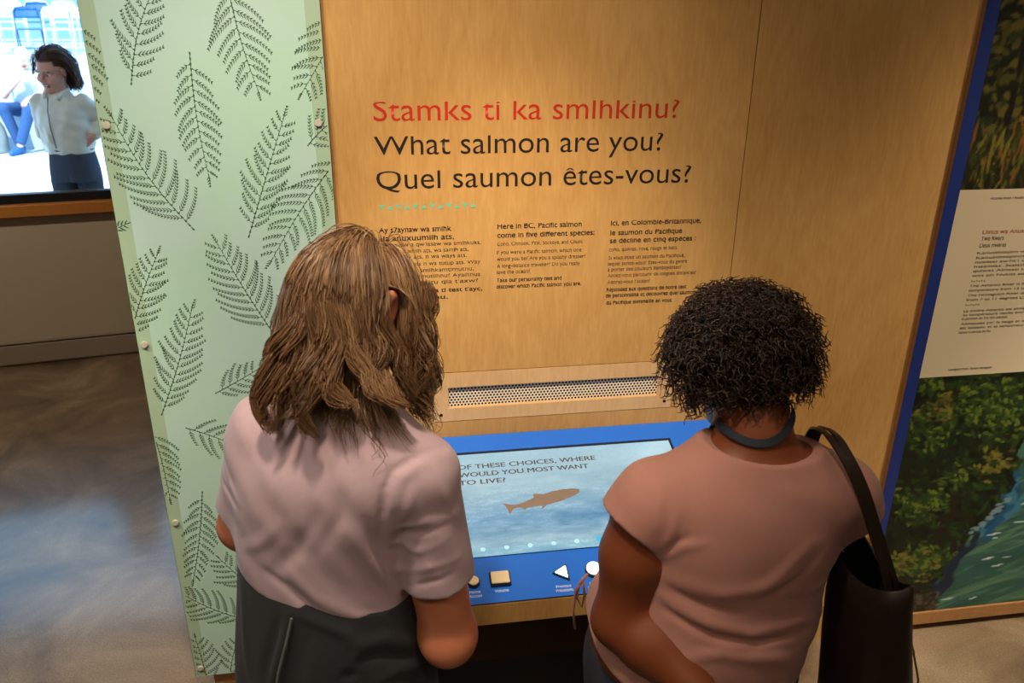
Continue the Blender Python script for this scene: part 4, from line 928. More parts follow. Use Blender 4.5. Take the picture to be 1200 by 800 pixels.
    def init(dl): 
        s = np.clip(dl[:, 0]*2.5+rng.normal(0, .25, len(dl)), -1, 1); return np.stack([s*.55, -.75+0*s, -.5+0*s], 1)
    def spread(dl):
        s = np.clip((dl[:, 0]+.10+rng.normal(0, .16, len(dl)))*2.2, -1, 1); w = np.clip(.6-dl[:, 1], 0, 1)
        return (s*w)[:, None]*u[None, :]*.85-np.array(f)[None]*.10*w[:, None]
    N, KK, st = 9500, 34, .0135
    def lens(dl, r, n): return .105+.20*np.clip(dl[:, 2]+.35, 0, 1.3)/1.3+.03*np.clip(np.abs(dl[:, 0])*1.6, 0, 1)+r.normal(0, .03, n)-.05*(r.random(n) < .3)-.07*np.clip(-dl[:, 2]+.05, 0, .5)*2*(np.abs(dl[:, 0]+.1) < .55)
    C, L, ci, lay = fallhair(rng, hc, hR, hs, N, KK, st, lens, keep, [(S, .004), (B, .004)], spread, .26, (.012, .110), 150, .009, init, puff=.12, drop=.12, balls=[(hc+hR@np.array([.092, -.020, .018]), .036)])
    C = trim(C, L, st); t = np.linspace(0, 1, KK)[None, :]
    rad = (.00085*np.clip((1.15-t)*3, .25, 1))*np.ones((N, 1))
    pal = np.array([lin(c) for c in ((104, 74, 50), (142, 106, 74), (182, 144, 104), (118, 84, 56), (208, 174, 132), (72, 48, 32))]); wts = [.24, .28, .18, .16, .06, .08]
    cc = pal[rng.choice(6, 150, p=wts)][ci]*.55+pal[rng.choice(6, N, p=wts)]*.45
    tint = cc[:, None, :]*(1.0+0*t[..., None])
    tint = np.broadcast_to(tint, C.shape).copy()
    # the longer wavy locks that fall on the shoulders
    LOCKS = [
   [ (-0.140, -0.870, 1.676), (-0.160, -0.880, 1.646), (-0.189, -0.880, 1.613), (-0.206, -0.890, 1.573), (-0.217, -0.900, 1.533), (-0.202, -0.920, 1.485) ],
   [ (-0.130, -0.885, 1.671), (-0.142, -0.900, 1.629), (-0.149, -0.910, 1.589), (-0.174, -0.920, 1.545), (-0.197, -0.940, 1.493) ],
   [ (-0.116, -0.895, 1.684), (-0.114, -0.910, 1.636), (-0.131, -0.930, 1.597), (-0.146, -0.940, 1.548), (-0.164, -0.950, 1.527) ],
   [ (-0.107, -0.900, 1.676), (-0.106, -0.915, 1.623), (-0.126, -0.935, 1.579), (-0.141, -0.955, 1.535), (-0.128, -0.970, 1.494) ],
   [ (-0.089, -0.905, 1.686), (-0.082, -0.920, 1.643), (-0.093, -0.935, 1.607), (-0.090, -0.950, 1.574), (-0.078, -0.960, 1.553), (-0.059, -0.965, 1.548) ],
   [ (-0.067, -0.900, 1.683), (-0.060, -0.915, 1.645), (-0.049, -0.930, 1.612), (-0.033, -0.945, 1.578), (-0.007, -0.955, 1.556), (0.019, -0.960, 1.541) ],
   [ (-0.045, -0.895, 1.680), (-0.039, -0.905, 1.635), (-0.027, -0.920, 1.596), (-0.002, -0.935, 1.566), (0.028, -0.945, 1.529) ],
   [ (-0.013, -0.870, 1.684), (-0.002, -0.885, 1.640), (0.015, -0.890, 1.601), (0.031, -0.900, 1.563), (0.035, -0.910, 1.526) ],
   [ (0.020, -0.830, 1.684), (0.027, -0.850, 1.635), (0.029, -0.860, 1.587), (0.036, -0.875, 1.530) ],
   [ (0.050, -0.790, 1.674), (0.053, -0.800, 1.630), (0.066, -0.810, 1.591), (0.069, -0.815, 1.555), (0.049, -0.830, 1.533) ],
   [ (0.072, -0.750, 1.670), (0.078, -0.760, 1.635), (0.066, -0.765, 1.594), (0.072, -0.770, 1.557), (0.066, -0.780, 1.526) ],
   [ (-0.150, -0.840, 1.685), (-0.150, -0.850, 1.654), (-0.177, -0.855, 1.627), (-0.189, -0.860, 1.590), (-0.176, -0.880, 1.562) ],
   [ (-0.122, -0.880, 1.693), (-0.135, -0.900, 1.653), (-0.161, -0.900, 1.615), (-0.181, -0.910, 1.571), (-0.207, -0.920, 1.522) ],
   [ (-0.027, -0.885, 1.690), (-0.025, -0.900, 1.647), (-0.013, -0.910, 1.611), (-0.019, -0.920, 1.575), (0.011, -0.945, 1.545) ],
   [ (-0.097, -0.900, 1.689), (-0.095, -0.910, 1.655), (-0.111, -0.925, 1.613), (-0.117, -0.940, 1.571), (-0.152, -0.955, 1.510) ],
   [ (0.005, -0.850, 1.686), (0.008, -0.870, 1.644), (0.025, -0.875, 1.609), (0.022, -0.885, 1.557), (0.027, -0.900, 1.516) ],
    ]
    LC, LT = [], []
    for q, g in enumerate(LOCKS):
        g = np.array(g); n = 230; kk = KK; x = np.linspace(0, len(g)-1, kk); i = np.minimum(x.astype(int), len(g)-2); fr = (x-i)[:, None]
        p0, p1, p2, p3 = g[np.maximum(i-1, 0)], g[i], g[i+1], g[np.minimum(i+2, len(g)-1)]
        G = .5*((2*p1)+(-p0+p2)*fr+(2*p0-5*p1+4*p2-p3)*fr**2+(-p0+3*p1-3*p2+p3)*fr**3)
        s = np.linspace(0, 1, kk)[None, :, None]; r = (.017 if q % 3 else .011)*(1-.30*s)*(1-np.clip((s-.60)/.40, 0, 1)**1.4*.55)
        o = rng.normal(0, .55, (n, 1, 3)); o /= np.maximum(1, np.linalg.norm(o, axis=2, keepdims=True)); G0 = G[None]+o*r
        ph = rng.uniform(0, 6.3)+rng.normal(0, .9, (n, 1)); ss = s[..., 0]; am = .0085*np.clip(ss*2, 0, 1)
        G0 = G0+np.stack([am*np.sin(ss*11+ph), .6*am*np.cos(ss*9+ph), 0*ph*ss], 2)
        st_ = rng.uniform(-.10, .0, n); en = np.clip(1.02-np.abs(rng.normal(0, .22, n)), .35, 1.02); tt = np.clip(np.linspace(0, 1, kk)[None]*(en-np.maximum(st_, 0))[:, None]+np.maximum(st_, 0)[:, None], 0, 1)*(kk-1)
        j = np.minimum(tt.astype(int), kk-2); w = (tt-j)[..., None]; a = np.arange(n)[:, None]; G0 = G0[a, j]*(1-w)+G0[a, j+1]*w
        f_ = G0.reshape(-1, 3)
        for _ in range(2):
            for SS in (S, B):
                ins = np.all((f_ > SS.lo+.01) & (f_ < SS.lo+SS.h*(SS.n-2)), axis=1); dd = SS.sample(f_)-.0045; m = (dd < 0) & ins
                if m.any(): f_[m] -= SS.grad(f_[m])*dd[m][:, None]
        LC.append(f_.reshape(n, kk, 3)); wl = [.32, .20, .07, .25, .04, .12]; base = pal[rng.choice(6, p=wl)]; LT.append(np.broadcast_to((base*.55+pal[rng.choice(6, n, p=wl)]*.45)[:, None]*np.ones((1, kk, 1)), (n, kk, 3)))
    LC = np.concatenate(LC); LT = np.concatenate(LT)
    ear = hc+hR@np.array([.098, -.022, .020])                      # the hair is tucked back around the right ear
    wide = (np.where(C[..., 2] > hc[2]-.02, np.linalg.norm((C-hc)[..., :2], axis=2), 0).max(1) < .142) & (C[..., 2].max(1) < hc[2]+.145)
    C, rad, tint = C[wide], rad[wide], tint[wide]
    far = lambda A: np.linalg.norm(A-ear, axis=2).min(1) > .034
    k1 = far(C); k2 = far(LC); C, rad, tint = C[k1], rad[k1], tint[k1]; LC, LT = LC[k2], LT[k2]
    lr = (.00090*np.clip((1.12-t)*3, .25, 1))*np.ones((len(LC), 1))
    strands('hair', np.concatenate([C, LC]), np.concatenate([rad, lr]), np.concatenate([tint, LT]), M['hairstrand'], root)
visitor_left()

# ------------------------------------------------------------------ the curly-haired visitor on the right
def visitor_right():
    rng = np.random.default_rng(8)
    root = empty('person', (0.64, -0.87, 0.0), 'person with short dark curly hair and dusty pink top, tote bag on the shoulder', 'person')
    YW = 0.03
    hc, hR, hs = np.array([.682, -.770, 1.488]), rot(math.radians(-22), math.radians(24)), 1.0
    LS, LE, LW = np.array([.462, -.915, 1.285]), np.array([.428, -.930, 1.030]), np.array([.560, -1.075, .935])
    RS, RE, RW = np.array([.874, -.925, 1.270]), np.array([.905, -.770, 1.030]), np.array([.800, -.580, 1.020])
    rows = [(.86, .62, -.85, .232, .195), (.93, .62, -.855, .236, .195), (1.00, .632, -.86, .237, .188), (1.06, .643, -.87, .222, .168), (1.11, .653, -.88, .214, .155), (1.18, .660, -.89, .214, .148), (1.25, .665, -.897, .214, .134), (1.31, .672, -.900, .196, .112), (1.36, .678, -.895, .140, .085), (1.41, .684, -.885, .085, .068)]
    S = Sdf((.30, -1.12, .80), (1.02, -.60, 1.44), .0045)
    S.prof(rows, YW, 2.3)
    S.cap((.64, -.90, 1.315), LS+[.01, 0, 0], .064, .064, .05); S.cap((.71, -.90, 1.315), RS+[-.01, 0, 0], .064, .064, .05)
    S.cap(LS+[.02, 0, .01], LS+[-.022, -.004, -.045], .068, .070, .03, cut=True); S.cap(RS+[-.02, 0, .01], RS+[.020, .006, -.050], .064, .062, .03, cut=True)
    S.ell((.716, -.884, 1.462), (.172, .142, .108), k=.008, sub=True)
    S.plane((.40, -.80, .955), (-.35, .25, -1))
    for p, r, a in [
        ([(0.488, -0.990, 1.121), (0.563, -1.029, 1.084), (0.653, -1.036, 1.055), (0.756, -1.015, 1.055), (0.844, -0.959, 1.018)], 0.011, 0.011),
        ([(0.492, -0.996, 1.097), (0.571, -1.036, 1.056), (0.662, -1.040, 1.032), (0.783, -1.003, 1.022)], 0.009, -0.01),
        ([(0.497, -0.997, 1.166), (0.583, -1.034, 1.150), (0.670, -1.036, 1.160), (0.745, -1.026, 1.191)], 0.014, 0.006),
        ([(0.642, -1.036, 1.142), (0.696, -1.034, 1.190), (0.750, -1.023, 1.239)], 0.012, 0.006),
        ([(0.675, -1.033, 1.127), (0.732, -1.029, 1.169), (0.775, -1.018, 1.216)], 0.01, -0.005),
        ([(0.495, -0.995, 1.145), (0.546, -1.023, 1.123), (0.633, -1.034, 1.102)], 0.009, -0.005),
        ([(0.476, -0.992, 1.233), (0.491, -0.997, 1.272), (0.499, -0.988, 1.314)], 0.008, 0.005),
        ([(0.485, -0.988, 1.208), (0.510, -1.002, 1.241), (0.550, -1.015, 1.254)], 0.009, 0.005),
        ([(0.486, -0.990, 1.219), (0.501, -0.999, 1.247), (0.524, -1.005, 1.266)], 0.006, -0.004),
        ([(0.457, -0.993, 1.273), (0.465, -0.982, 1.321), (0.476, -0.956, 1.351)], 0.009, 0.004),
        ([(0.831, -0.993, 1.129), (0.785, -1.001, 1.118), (0.714, -1.028, 1.136)], 0.01, 0.005),
        ([(0.827, -0.989, 1.144), (0.851, -0.972, 1.192), (0.831, -1.002, 1.275)], 0.012, 0.004),
        ([(0.510, -1.031, 1.002), (0.594, -1.044, 1.021), (0.707, -1.040, 0.988), (0.830, -0.984, 0.894)], 0.014, 0.006),
        ([(0.551, -1.034, 1.036), (0.639, -1.045, 1.016), (0.764, -1.018, 0.993)], 0.01, -0.005),
        ([(0.640, -0.976, 1.365), (0.694, -0.996, 1.333), (0.769, -0.998, 1.319)], 0.02, 0.003)]: S.fold(p, r, a*1.0)
    S.ripple(lambda X, Y, Z: .0012*np.sin(X*30+Z*34+2*np.sin(Z*13))*np.sin(Y*29-Z*27))
    top_m = mat('dusty_pink_jersey', (178, 124, 112), 0.85, var=0.06, scale=50, bump=0.2, bscale=900, sheen=0.15)
    S.build('pink_top', top_m, root)
    b = MB()
    b.tube([(.392, -.800, 1.035), (.380, -.785, 1.00), (.378, -.775, .955), (.392, -.77, .925), (.396, -.775, .96), (.388, -.78, 1.01)], .0032, 8); b.tube([(.392, -.795, 1.03), (.374, -.78, .98), (.372, -.775, .92), (.378, -.775, .87)], .003, 8)
    b.build('drawstring', top_m, root, True)
    B = Sdf((.28, -1.20, .04), (1.06, -.50, 1.66), .005)
    B.prof([(z, x, y, a-.012, b-.012) for z, x, y, a, b in rows if z < 1.40], YW, 2.3)
    B.chain([(.684, -.893, 1.32), (.688, -.872, 1.385), (.688, -.842, 1.445), hc+hR@np.array([0, -.03, -.03])], [.082, .066, .060, .062], .035)
    B.cap((.64, -.895, 1.315), LS, .054, .052, .05); B.cap((.72, -.895, 1.315), RS, .054, .052, .05)
    B.chain([LS+[.004, 0, -.01], LS+(LE-LS)*.45, LE, LE+(LW-LE)*.3, LW], [.058, .060, .050, .050, .034], .03); B.chain([RS, RS+(RE-RS)*.45, RE, RE+(RW-RE)*.3, RW], [.056, .056, .047, .047, .032], .03)
    B.ell(LE+[-.012, -.004, -.012], (.036, .038, .038), None, .03)
    hand(B, LW, frame((.72, -.05, -.65), (-.35, -.9, -.2)), 1, (.25, .35, .25), .95); hand(B, RW, frame((-.55, .75, .1), (.5, .3, .8)), -1, (.3, .5, .4), .95)
    for hx, kx, ax in (((.52, -.85, .86), (.515, -.80, .48), (.51, -.86, .08)), ((.72, -.86, .86), (.725, -.82, .48), (.735, -.87, .08))): B.chain([hx, kx, ax], [.085, .052, .036], .04)
    head(B, hc, hR, hs)
    B.build('body', M['skin'], root, tint=lambda V: head_tint(V, hc, hR, hs, (120, 62, 35), (24, 16, 12), (26, 18, 14), (112, 54, 48)))
    eyes(hc, hR, hs, root, M['irisbrown'])
    T = Sdf((.32, -1.08, .05), (.94, -.60, 1.06), .006)
    T.prof([(.74, .62, -.85, .225, .175), (.84, .62, -.85, .230, .185), (.94, .62, -.852, .205, .165)], YW)
    for hx, kx, ax in (((.515, -.85, .80), (.510, -.80, .48), (.505, -.86, .09)), ((.725, -.86, .80), (.730, -.82, .48), (.735, -.87, .09))): T.chain([hx, kx, ax], [.112, .078, .060], .03)
    T.plane((0, 0, .075), (0, 0, -1)); T.fold([(.40, -.85, .92), (.42, -.90, .84), (.44, -.92, .74)], .012, .006)
    T.build('jeans', mat('black_denim', (40, 44, 56), 0.9, var=.12, scale=70, bump=.2, bscale=900), root)
    sm = mat('black_shoe', (36, 34, 34), 0.6); shoe('shoe', (.505, -.920, 0), -.05, sm, root, .25); shoe('shoe', (.735, -.930, 0), .15, sm, root, .25)
    # curls
    N, K = 4600, 40; d = []
    while len(d) < N:
        q = rng.normal(size=3); q /= np.linalg.norm(q)
        if (q[1] > .55 and q[2] < .30) or q[2] < -.42 or (q[2] < -.05 and q[1] > .25): continue
        d.append(q)
    d = np.array(d); r = np.array([.075, .096, .085])*hs; root_p = (d*r+np.array([0, -.012, .035])*hs)@hR.T+hc
    n = d/r; n /= np.linalg.norm(n, axis=1, keepdims=True); n = n@hR.T
    Ln = (.056+.028*np.clip(1-np.abs(d[:, 2]-.1), 0, 1))*rng.uniform(.45, 1.10, N)+.012*(d[:, 1] < .2)
    n = n+rng.normal(0, .24, (N, 3)); n[:, 2] += np.where(d[:, 2] < 0, -.30, .0); n /= np.linalg.norm(n, axis=1, keepdims=True)
    t = np.linspace(0, 1, K)[None, :, None]
    C = root_p[:, None]+n[:, None]*Ln[:, None, None]*t+np.array([0, 0, -1.])*(t**2)*(.020+.030*rng.random(N))[:, None, None]*np.where(np.abs(n[:, 2]) < .6, 1, .6)[:, None, None]
    e1 = np.cross(n, rng.normal(size=(N, 3))); e1 /= np.linalg.norm(e1, axis=1, keepdims=True); e2 = np.cross(n, e1)
    hr = (rng.uniform(.0055, .0100, N))[:, None]*np.clip(t[..., 0]*3.0, 0, 1); tn = rng.uniform(2.6, 4.6, N)[:, None]*2*PI*t[..., 0]*np.where(rng.random(N) < .5, 1, -1)[:, None]+rng.uniform(0, 6.3, N)[:, None]
    C = C+(hr*np.cos(tn))[..., None]*e1[:, None]+(hr*np.sin(tn))[..., None]*e2[:, None]
    rad = np.full((N, K), .00125); rad[:, -3:] *= .6
    pal = np.array([lin(c) for c in ((40, 26, 20), (54, 36, 27), (70, 48, 36), (28, 19, 15))]); tint = np.broadcast_to(pal[rng.choice(4, N, p=[.36, .30, .12, .22])][:, None], C.shape).copy()
    ho = strands('hair', C, rad, tint, M['hairstrand'], root)
    return S
top_sdf = visitor_right()

# lanyard round the neck and tote bag on the shoulder
lan = MB(); pts = []
for a in np.linspace(0, 2*PI, 49)[:-1]:
    x, y = .682+.071*math.cos(a), -.868+.078*math.sin(a); z = 1.424+.016*math.cos(a)+(.012*math.cos(2*a) if math.sin(a) < 0 else -.05*math.sin(a)+.012*math.cos(2*a)); pts.append((x, y, z))
n = len(pts); rings = []
for i, p in enumerate(pts):
    p = Vector(p); c = Vector((.682, -.868, p.z)); o = (p-c).normalized(); t = (Vector(pts[(i+1) % n])-Vector(pts[i-1])).normalized(); w = t.cross(o).normalized()
    if w.z < 0: w = -w
    w = (w*.75+o*(-.45)).normalized()
    nn = t.cross(w).normalized()
    rings.append([lan.bm.verts.new(p+w*a*.0075+nn*b*.0011) for a, b in ((-1, -1), (1, -1), (1, 1), (-1, 1))])
for i in range(n):
    for k in range(4): lan.bm.faces.new((rings[i][k], rings[i][(k+1) % 4], rings[(i+1) % n][(k+1) % 4], rings[(i+1) % n][k]))
lo = lan.build('lanyard', mat('navy_lanyard', (24, 30, 46), 0.7, var=.5, scale=90), None)
tag(lo, 'navy lanyard round the neck of the curly haired person', 'lanyard'); settle(lo)

def tote():
    bag = empty('tote_bag', (.965, -.955, .70), 'dark brown leather tote bag hanging from the shoulder of the person in pink', 'bag')
    lm = mat('dark_brown_leather', (38, 25, 21), 0.45, var=.2, scale=14, bump=.15, bscale=160); im = mat('black_lining', (12, 10, 10), 0.8)
    seg = 48; DX = -.034
    rows = [(.700, 1.000, -.985, .058, .104), (.706, 1.000, -.985, .068, .112), (.80, .992, -.987, .070, .114), (.92, .972, -.990, .064, .112), (1.02, .955, -.992, .056, .108), (1.10, .944, -.994, .048, .104), (1.150, .940, -.996, .042, .100)]
    def ring(z, cx, cy, a, b, sag=0):
        out = []
        for k in range(seg):
            th = 2*PI*k/seg; c, s = math.cos(th), math.sin(th); q = (abs(c)**2.8+abs(s)**2.8)**(-1/2.8)
            dent = 1-.10*math.exp(-((c-0)/.5)**2)*0
            out.append((cx+DX+a*c*q, cy+b*s*q, z+sag*(s*q)**2*.045-sag*.022+.005*math.sin(3*th+z*9)))
        return out
    R = [ring(*r, sag=i/(len(rows)-1)) for i, r in enumerate(rows)]
    inner = [ring(z, cx, cy, a-.005, b-.005, sag=1) for z, cx, cy, a, b in ((1.150, .940, -.996, .042, .100), (1.10, .944, -.994, .048, .104), (1.0, .955, -.992, .052, .104))]
    o = MB(); allr = [[o.bm.verts.new(p) for p in r] for r in R]
    for i in range(len(allr)-1):
        for k in range(seg): o.bm.faces.new((allr[i][k], allr[i][(k+1) % seg], allr[i+1][(k+1) % seg], allr[i+1][k]))
    o.bm.faces.new(list(reversed(allr[0])))
    inr = [[o.bm.verts.new(p) for p in r] for r in inner[:1]]
    for k in range(seg): o.bm.faces.new((allr[-1][k], allr[-1][(k+1) % seg], inr[0][(k+1) % seg], inr[0][k]))
    o.build('bag_body', lm, bag, True)
    o = MB(); inr = [[o.bm.verts.new(p) for p in r] for r in inner]
    for i in range(2):
        for k in range(seg): o.bm.faces.new((inr[i][k], inr[i+1][k], inr[i+1][(k+1) % seg], inr[i][(k+1) % seg]))
    o.bm.faces.new(inr[2]); o.build('bag_lining', im, bag, True)
    def strap(pts, w=.0078, th=.0022):
        # flat band through the points, lying on the shoulder
        P = np.array(pts, float); n = 44; t = np.linspace(0, len(P)-1, n); 
        def cr(i, f):
            p0, p1, p2, p3 = (P[np.clip(i+k, 0, len(P)-1)] for k in (-1, 0, 1, 2)); return .5*((2*p1)+(-p0+p2)*f+(2*p0-5*p1+4*p2-p3)*f*f+(-p0+3*p1-3*p2+p3)*f**3)
        Q = np.array([cr(min(int(x), len(P)-2), x-min(int(x), len(P)-2)) for x in t])
        for _ in range(3):
            ins = np.all((Q > top_sdf.lo+.01) & (Q < top_sdf.lo+top_sdf.h*(top_sdf.n-2)), axis=1); dd = top_sdf.sample(Q)-.0045; m = ins & (dd < 0)
            if m.any(): Q[m] -= top_sdf.grad(Q[m])*dd[m][:, None]
        Q = [Vector(q) for q in Q]; b = MB(); rg = []
        for i, p in enumerate(Q):
            tg = (Q[min(i+1, n-1)]-Q[max(i-1, 0)]).normalized(); out = Vector((.25, -.80 if p.y < -.93 else .4, .55)); w_ = tg.cross(out).normalized(); o_ = w_.cross(tg).normalized()
            rg.append([b.bm.verts.new(p+w_*a*w+o_*c*th) for a, c in ((-1, -1), (1, -1), (1, 1), (-1, 1))])
        for i in range(n-1):
            for k in range(4): b.bm.faces.new((rg[i][k], rg[i][(k+1) % 4], rg[i+1][(k+1) % 4], rg[i+1][k]))
        b.bm.faces.new(rg[0]); b.bm.faces.new(rg[-1]); b.build('bag_strap', lm, bag)
    strap([(.905, -1.085, 1.10), (.880, -1.070, 1.19), (.856, -1.045, 1.262), (.832, -1.020, 1.335), (.812, -.985, 1.388), (.802, -.930, 1.412), (.812, -.868, 1.385), (.838, -.820, 1.30), (.875, -.83, 1.20), (.905, -.90, 1.11)])
    strap([(.938, -1.070, 1.09), (.902, -1.060, 1.18), (.872, -1.038, 1.262), (.848, -1.012, 1.335), (.828, -.978, 1.386), (.820, -.928, 1.410), (.828, -.866, 1.385), (.856, -.820, 1.30), (.905, -.84, 1.20), (.942, -.90, 1.10)])
    b = MB(); b.tube([(.982, -1.03, 1.03), (1.002, -1.04, .97), (1.022, -1.05, .90), (1.030, -1.05, .84)], .0022, 6); b.cyl((1.030, -1.05, .82), (0, 0, 1), .006, .022, 10)
    b.build('bag_tassel', mat('tan_cord', (150, 110, 60), .6), bag)
tote()

# ------------------------------------------------------------------ people and chairs beyond the window
def woman_outside():
    rng = np.random.default_rng(3)
    root = empty('person', (-1.99, 3.66, 0.218), 'smiling person in cream blouse and dark jeans standing just outside the window', 'person')
    fy = PI+.34; YW = -fy; g0 = .218
    hc, hR, hs = np.array([-1.992, 3.610, 1.738]), rot(PI+.42, math.radians(16), math.radians(-4)), .98
    RS, RE, RW = np.array([-2.115, 3.66, 1.535]), np.array([-2.150, 3.76, 1.345]), np.array([-2.03, 3.80, 1.22])
    LS, LE, LW = np.array([-1.850, 3.63, 1.535]), np.array([-1.745, 3.70, 1.420]), np.array([-1.812, 3.585, 1.335])
    rows = [(1.225, -1.98, 3.655, .140, .110), (1.28, -1.98, 3.655, .158, .125), (1.36, -1.98, 3.655, .168, .132), (1.45, -1.982, 3.65, .164, .126), (1.53, -1.984, 3.645, .142, .100), (1.58, -1.986, 3.645, .090, .075), (1.615, -1.988, 3.642, .058, .055)]
    S = Sdf((-2.30, 3.40, 1.18), (-1.62, 3.92, 1.68), .006)
    S.prof(rows, YW, 2.3)
    for a, b, c in ((RS, RE, RW), (LS, LE, LW)): S.cap(a, b, .060, .058, .03); S.cap(b, b+(c-b)*.85, .056, .040, .02)
    S.ell((-1.995, 3.62, 1.655), (.060, .060, .055), k=.006, sub=True)
    for p, r, a in [([(-2.02, 3.53, 1.58), (-2.03, 3.515, 1.42), (-2.02, 3.53, 1.25)], .008, -.006), ([(-1.90, 3.55, 1.5), (-1.93, 3.53, 1.42), (-1.99, 3.53, 1.36)], .014, .008), ([(-1.87, 3.56, 1.38), (-1.92, 3.54, 1.32), (-1.98, 3.535, 1.27)], .013, .009), ([(-2.08, 3.56, 1.40), (-2.06, 3.54, 1.32), (-2.04, 3.54, 1.27)], .012, .007), ([(-1.85, 3.58, 1.46), (-1.89, 3.55, 1.37), (-1.93, 3.54, 1.27)], .011, -.007), ([(-1.80, 3.62, 1.50), (-1.78, 3.64, 1.43), (-1.77, 3.66, 1.38)], .012, .007)]: S.fold(p, r, a*1.9)
    S.ripple(lambda X, Y, Z: .0045*np.sin(X*44+Z*30)*np.sin(Z*52-X*20+Y*20))
    S.build('blouse', mat('cream_satin', (214, 208, 198), 0.45, var=.06, scale=20), root)
    B = Sdf((-2.26, 3.38, g0), (-1.62, 3.92, 1.90), .006)
    B.prof([(z, x, y, a-.014, b-.014) for z, x, y, a, b in rows if z > 1.24 and a > .06]+[(1.18, -1.98, 3.66, .122, .10), (1.05, -1.98, 3.66, .14, .11)], YW)
    B.chain([(-1.988, 3.645, 1.56), (-1.990, 3.635, 1.63), hc+hR@np.array([0, -.03, -.04])], [.058, .05, .052], .03)
    for a, b, c in ((RS, RE, RW), (LS, LE, LW)): B.chain([a, b, c], [.045, .036, .026], .02)
    hand(B, LW, frame((-.75, -.1, -.5), (.3, -.9, .3)), 1, (.6, .9, .7), .92); hand(B, RW, frame((.9, .1, -.2), (0, 1, .2)), 1, (.4, .5, .4), .92)
    for hx, kx, ax in (((-2.06, 3.66, 1.05), (-2.06, 3.63, .70), (-2.06, 3.68, g0+.08)), ((-1.90, 3.65, 1.05), (-1.89, 3.62, .70), (-1.88, 3.66, g0+.08))): B.chain([hx, kx, ax], [.075, .045, .034], .03)
    head(B, hc, hR, hs)
    B.build('body', M['skin'], root, tint=lambda V: head_tint(V, hc, hR, hs, (206, 148, 130), (70, 48, 40), (80, 56, 46), (176, 84, 84)))
    b = MB(); b.tube([(-2.018, 3.535, 1.585), (-2.030, 3.518, 1.50), (-2.032, 3.514, 1.40), (-2.024, 3.524, 1.27)], .0035, 6); b.build('button_placket', mat('dark_placket', (96, 88, 84), .7), root)
    eyes(hc, hR, hs, root, M['irisbrown'], .005)
    tm = MB(); P = [Vector(hc+hR@np.array([x, .0975-14*x*x, -.0665+11*x*x])*hs) for x in np.linspace(-.019, .019, 9)]; tm.tube(P, .0032, 6); tm.build('smile', M['eyewhite'], root, True)
    T = Sdf((-2.22, 3.44, g0), (-1.74, 3.88, 1.30), .006)
    T.prof([(1.045, -1.98, 3.66, .156, .118), (1.09, -1.98, 3.66, .158, .122), (1.16, -1.98, 3.66, .150, .118), (1.262, -1.98, 3.657, .134, .104)], YW)
    for hx, kx, ax in (((-2.060, 3.66, 1.04), (-2.065, 3.63, .70), (-2.06, 3.68, g0+.10)), ((-1.900, 3.65, 1.04), (-1.888, 3.62, .70), (-1.88, 3.66, g0+.10))): T.chain([hx, kx, ax], [.080, .060, .052], .010)
    T.fold([(-1.985, 3.53, 1.10), (-1.985, 3.54, 1.0)], .010, -.008); T.build('jeans', mat('indigo_denim', (52, 60, 78), .9, var=.12, scale=50), root)
    S = Sdf((-2.12, 3.50, 1.55), (-1.86, 3.78, 1.68), .005)
    for sd, q in ((-1, (-2.052, 3.565, 1.585)), (1, (-1.968, 3.548, 1.580))): S.chain([(-1.995, 3.71, 1.632), (-1.995+sd*.062, 3.645, 1.622), q], [.012, .013, .015], .01)
    S.build('collar', mat('cream_collar', (232, 228, 218), .5), root)
    bl = MB(); bl.tube([(-1.98+.137*math.cos(a)*math.cos(YW)-.107*math.sin(a)*math.sin(YW), 3.657+.137*math.cos(a)*math.sin(YW)+.107*math.sin(a)*math.cos(YW), 1.250) for a in np.linspace(0, 2*PI, 40)[:-1]], .012, 8, True); bl.build('belt', M['black'], root, True)
    sm = mat('brown_boot', (80, 60, 50), .6); shoe('shoe', (-2.06, 3.74, g0), PI+.4, sm, root, .24); shoe('shoe', (-1.88, 3.72, g0), PI+.2, sm, root, .24)
    def keep(d): return not (d[1] > .55 and d[2] < .55) and not d[2] < -.45 and not (d[2] < .1 and d[1] > .1)
    init = lambda dl: np.stack([dl[:, 0]*.3, -1.0+0*dl[:, 0], -.1-.5*(dl[:, 1] < 0)], 1)
    N, K, st = 1500, 20, .0125
    C, L, ci, lay = fallhair(rng, hc, hR, hs, N, K, st, lambda dl, r, n: .15+.10*np.clip(dl[:, 2]+.2, 0, 1)+r.normal(0, .02, n), keep, [(S, .004)], lambda dl: np.zeros((len(dl), 3)), .16, (.007, .08), 40, .022, init, puff=.16)
    C = trim(C, L, st); pal = np.array([lin(c) for c in ((78, 54, 44), (104, 76, 62), (60, 40, 34))]); t = pal[rng.choice(3, N)]
    strands('hair', C, np.full((N, K), .0019), np.broadcast_to(t[:, None], C.shape).copy(), M['hairstrand'], root)
woman_outside()

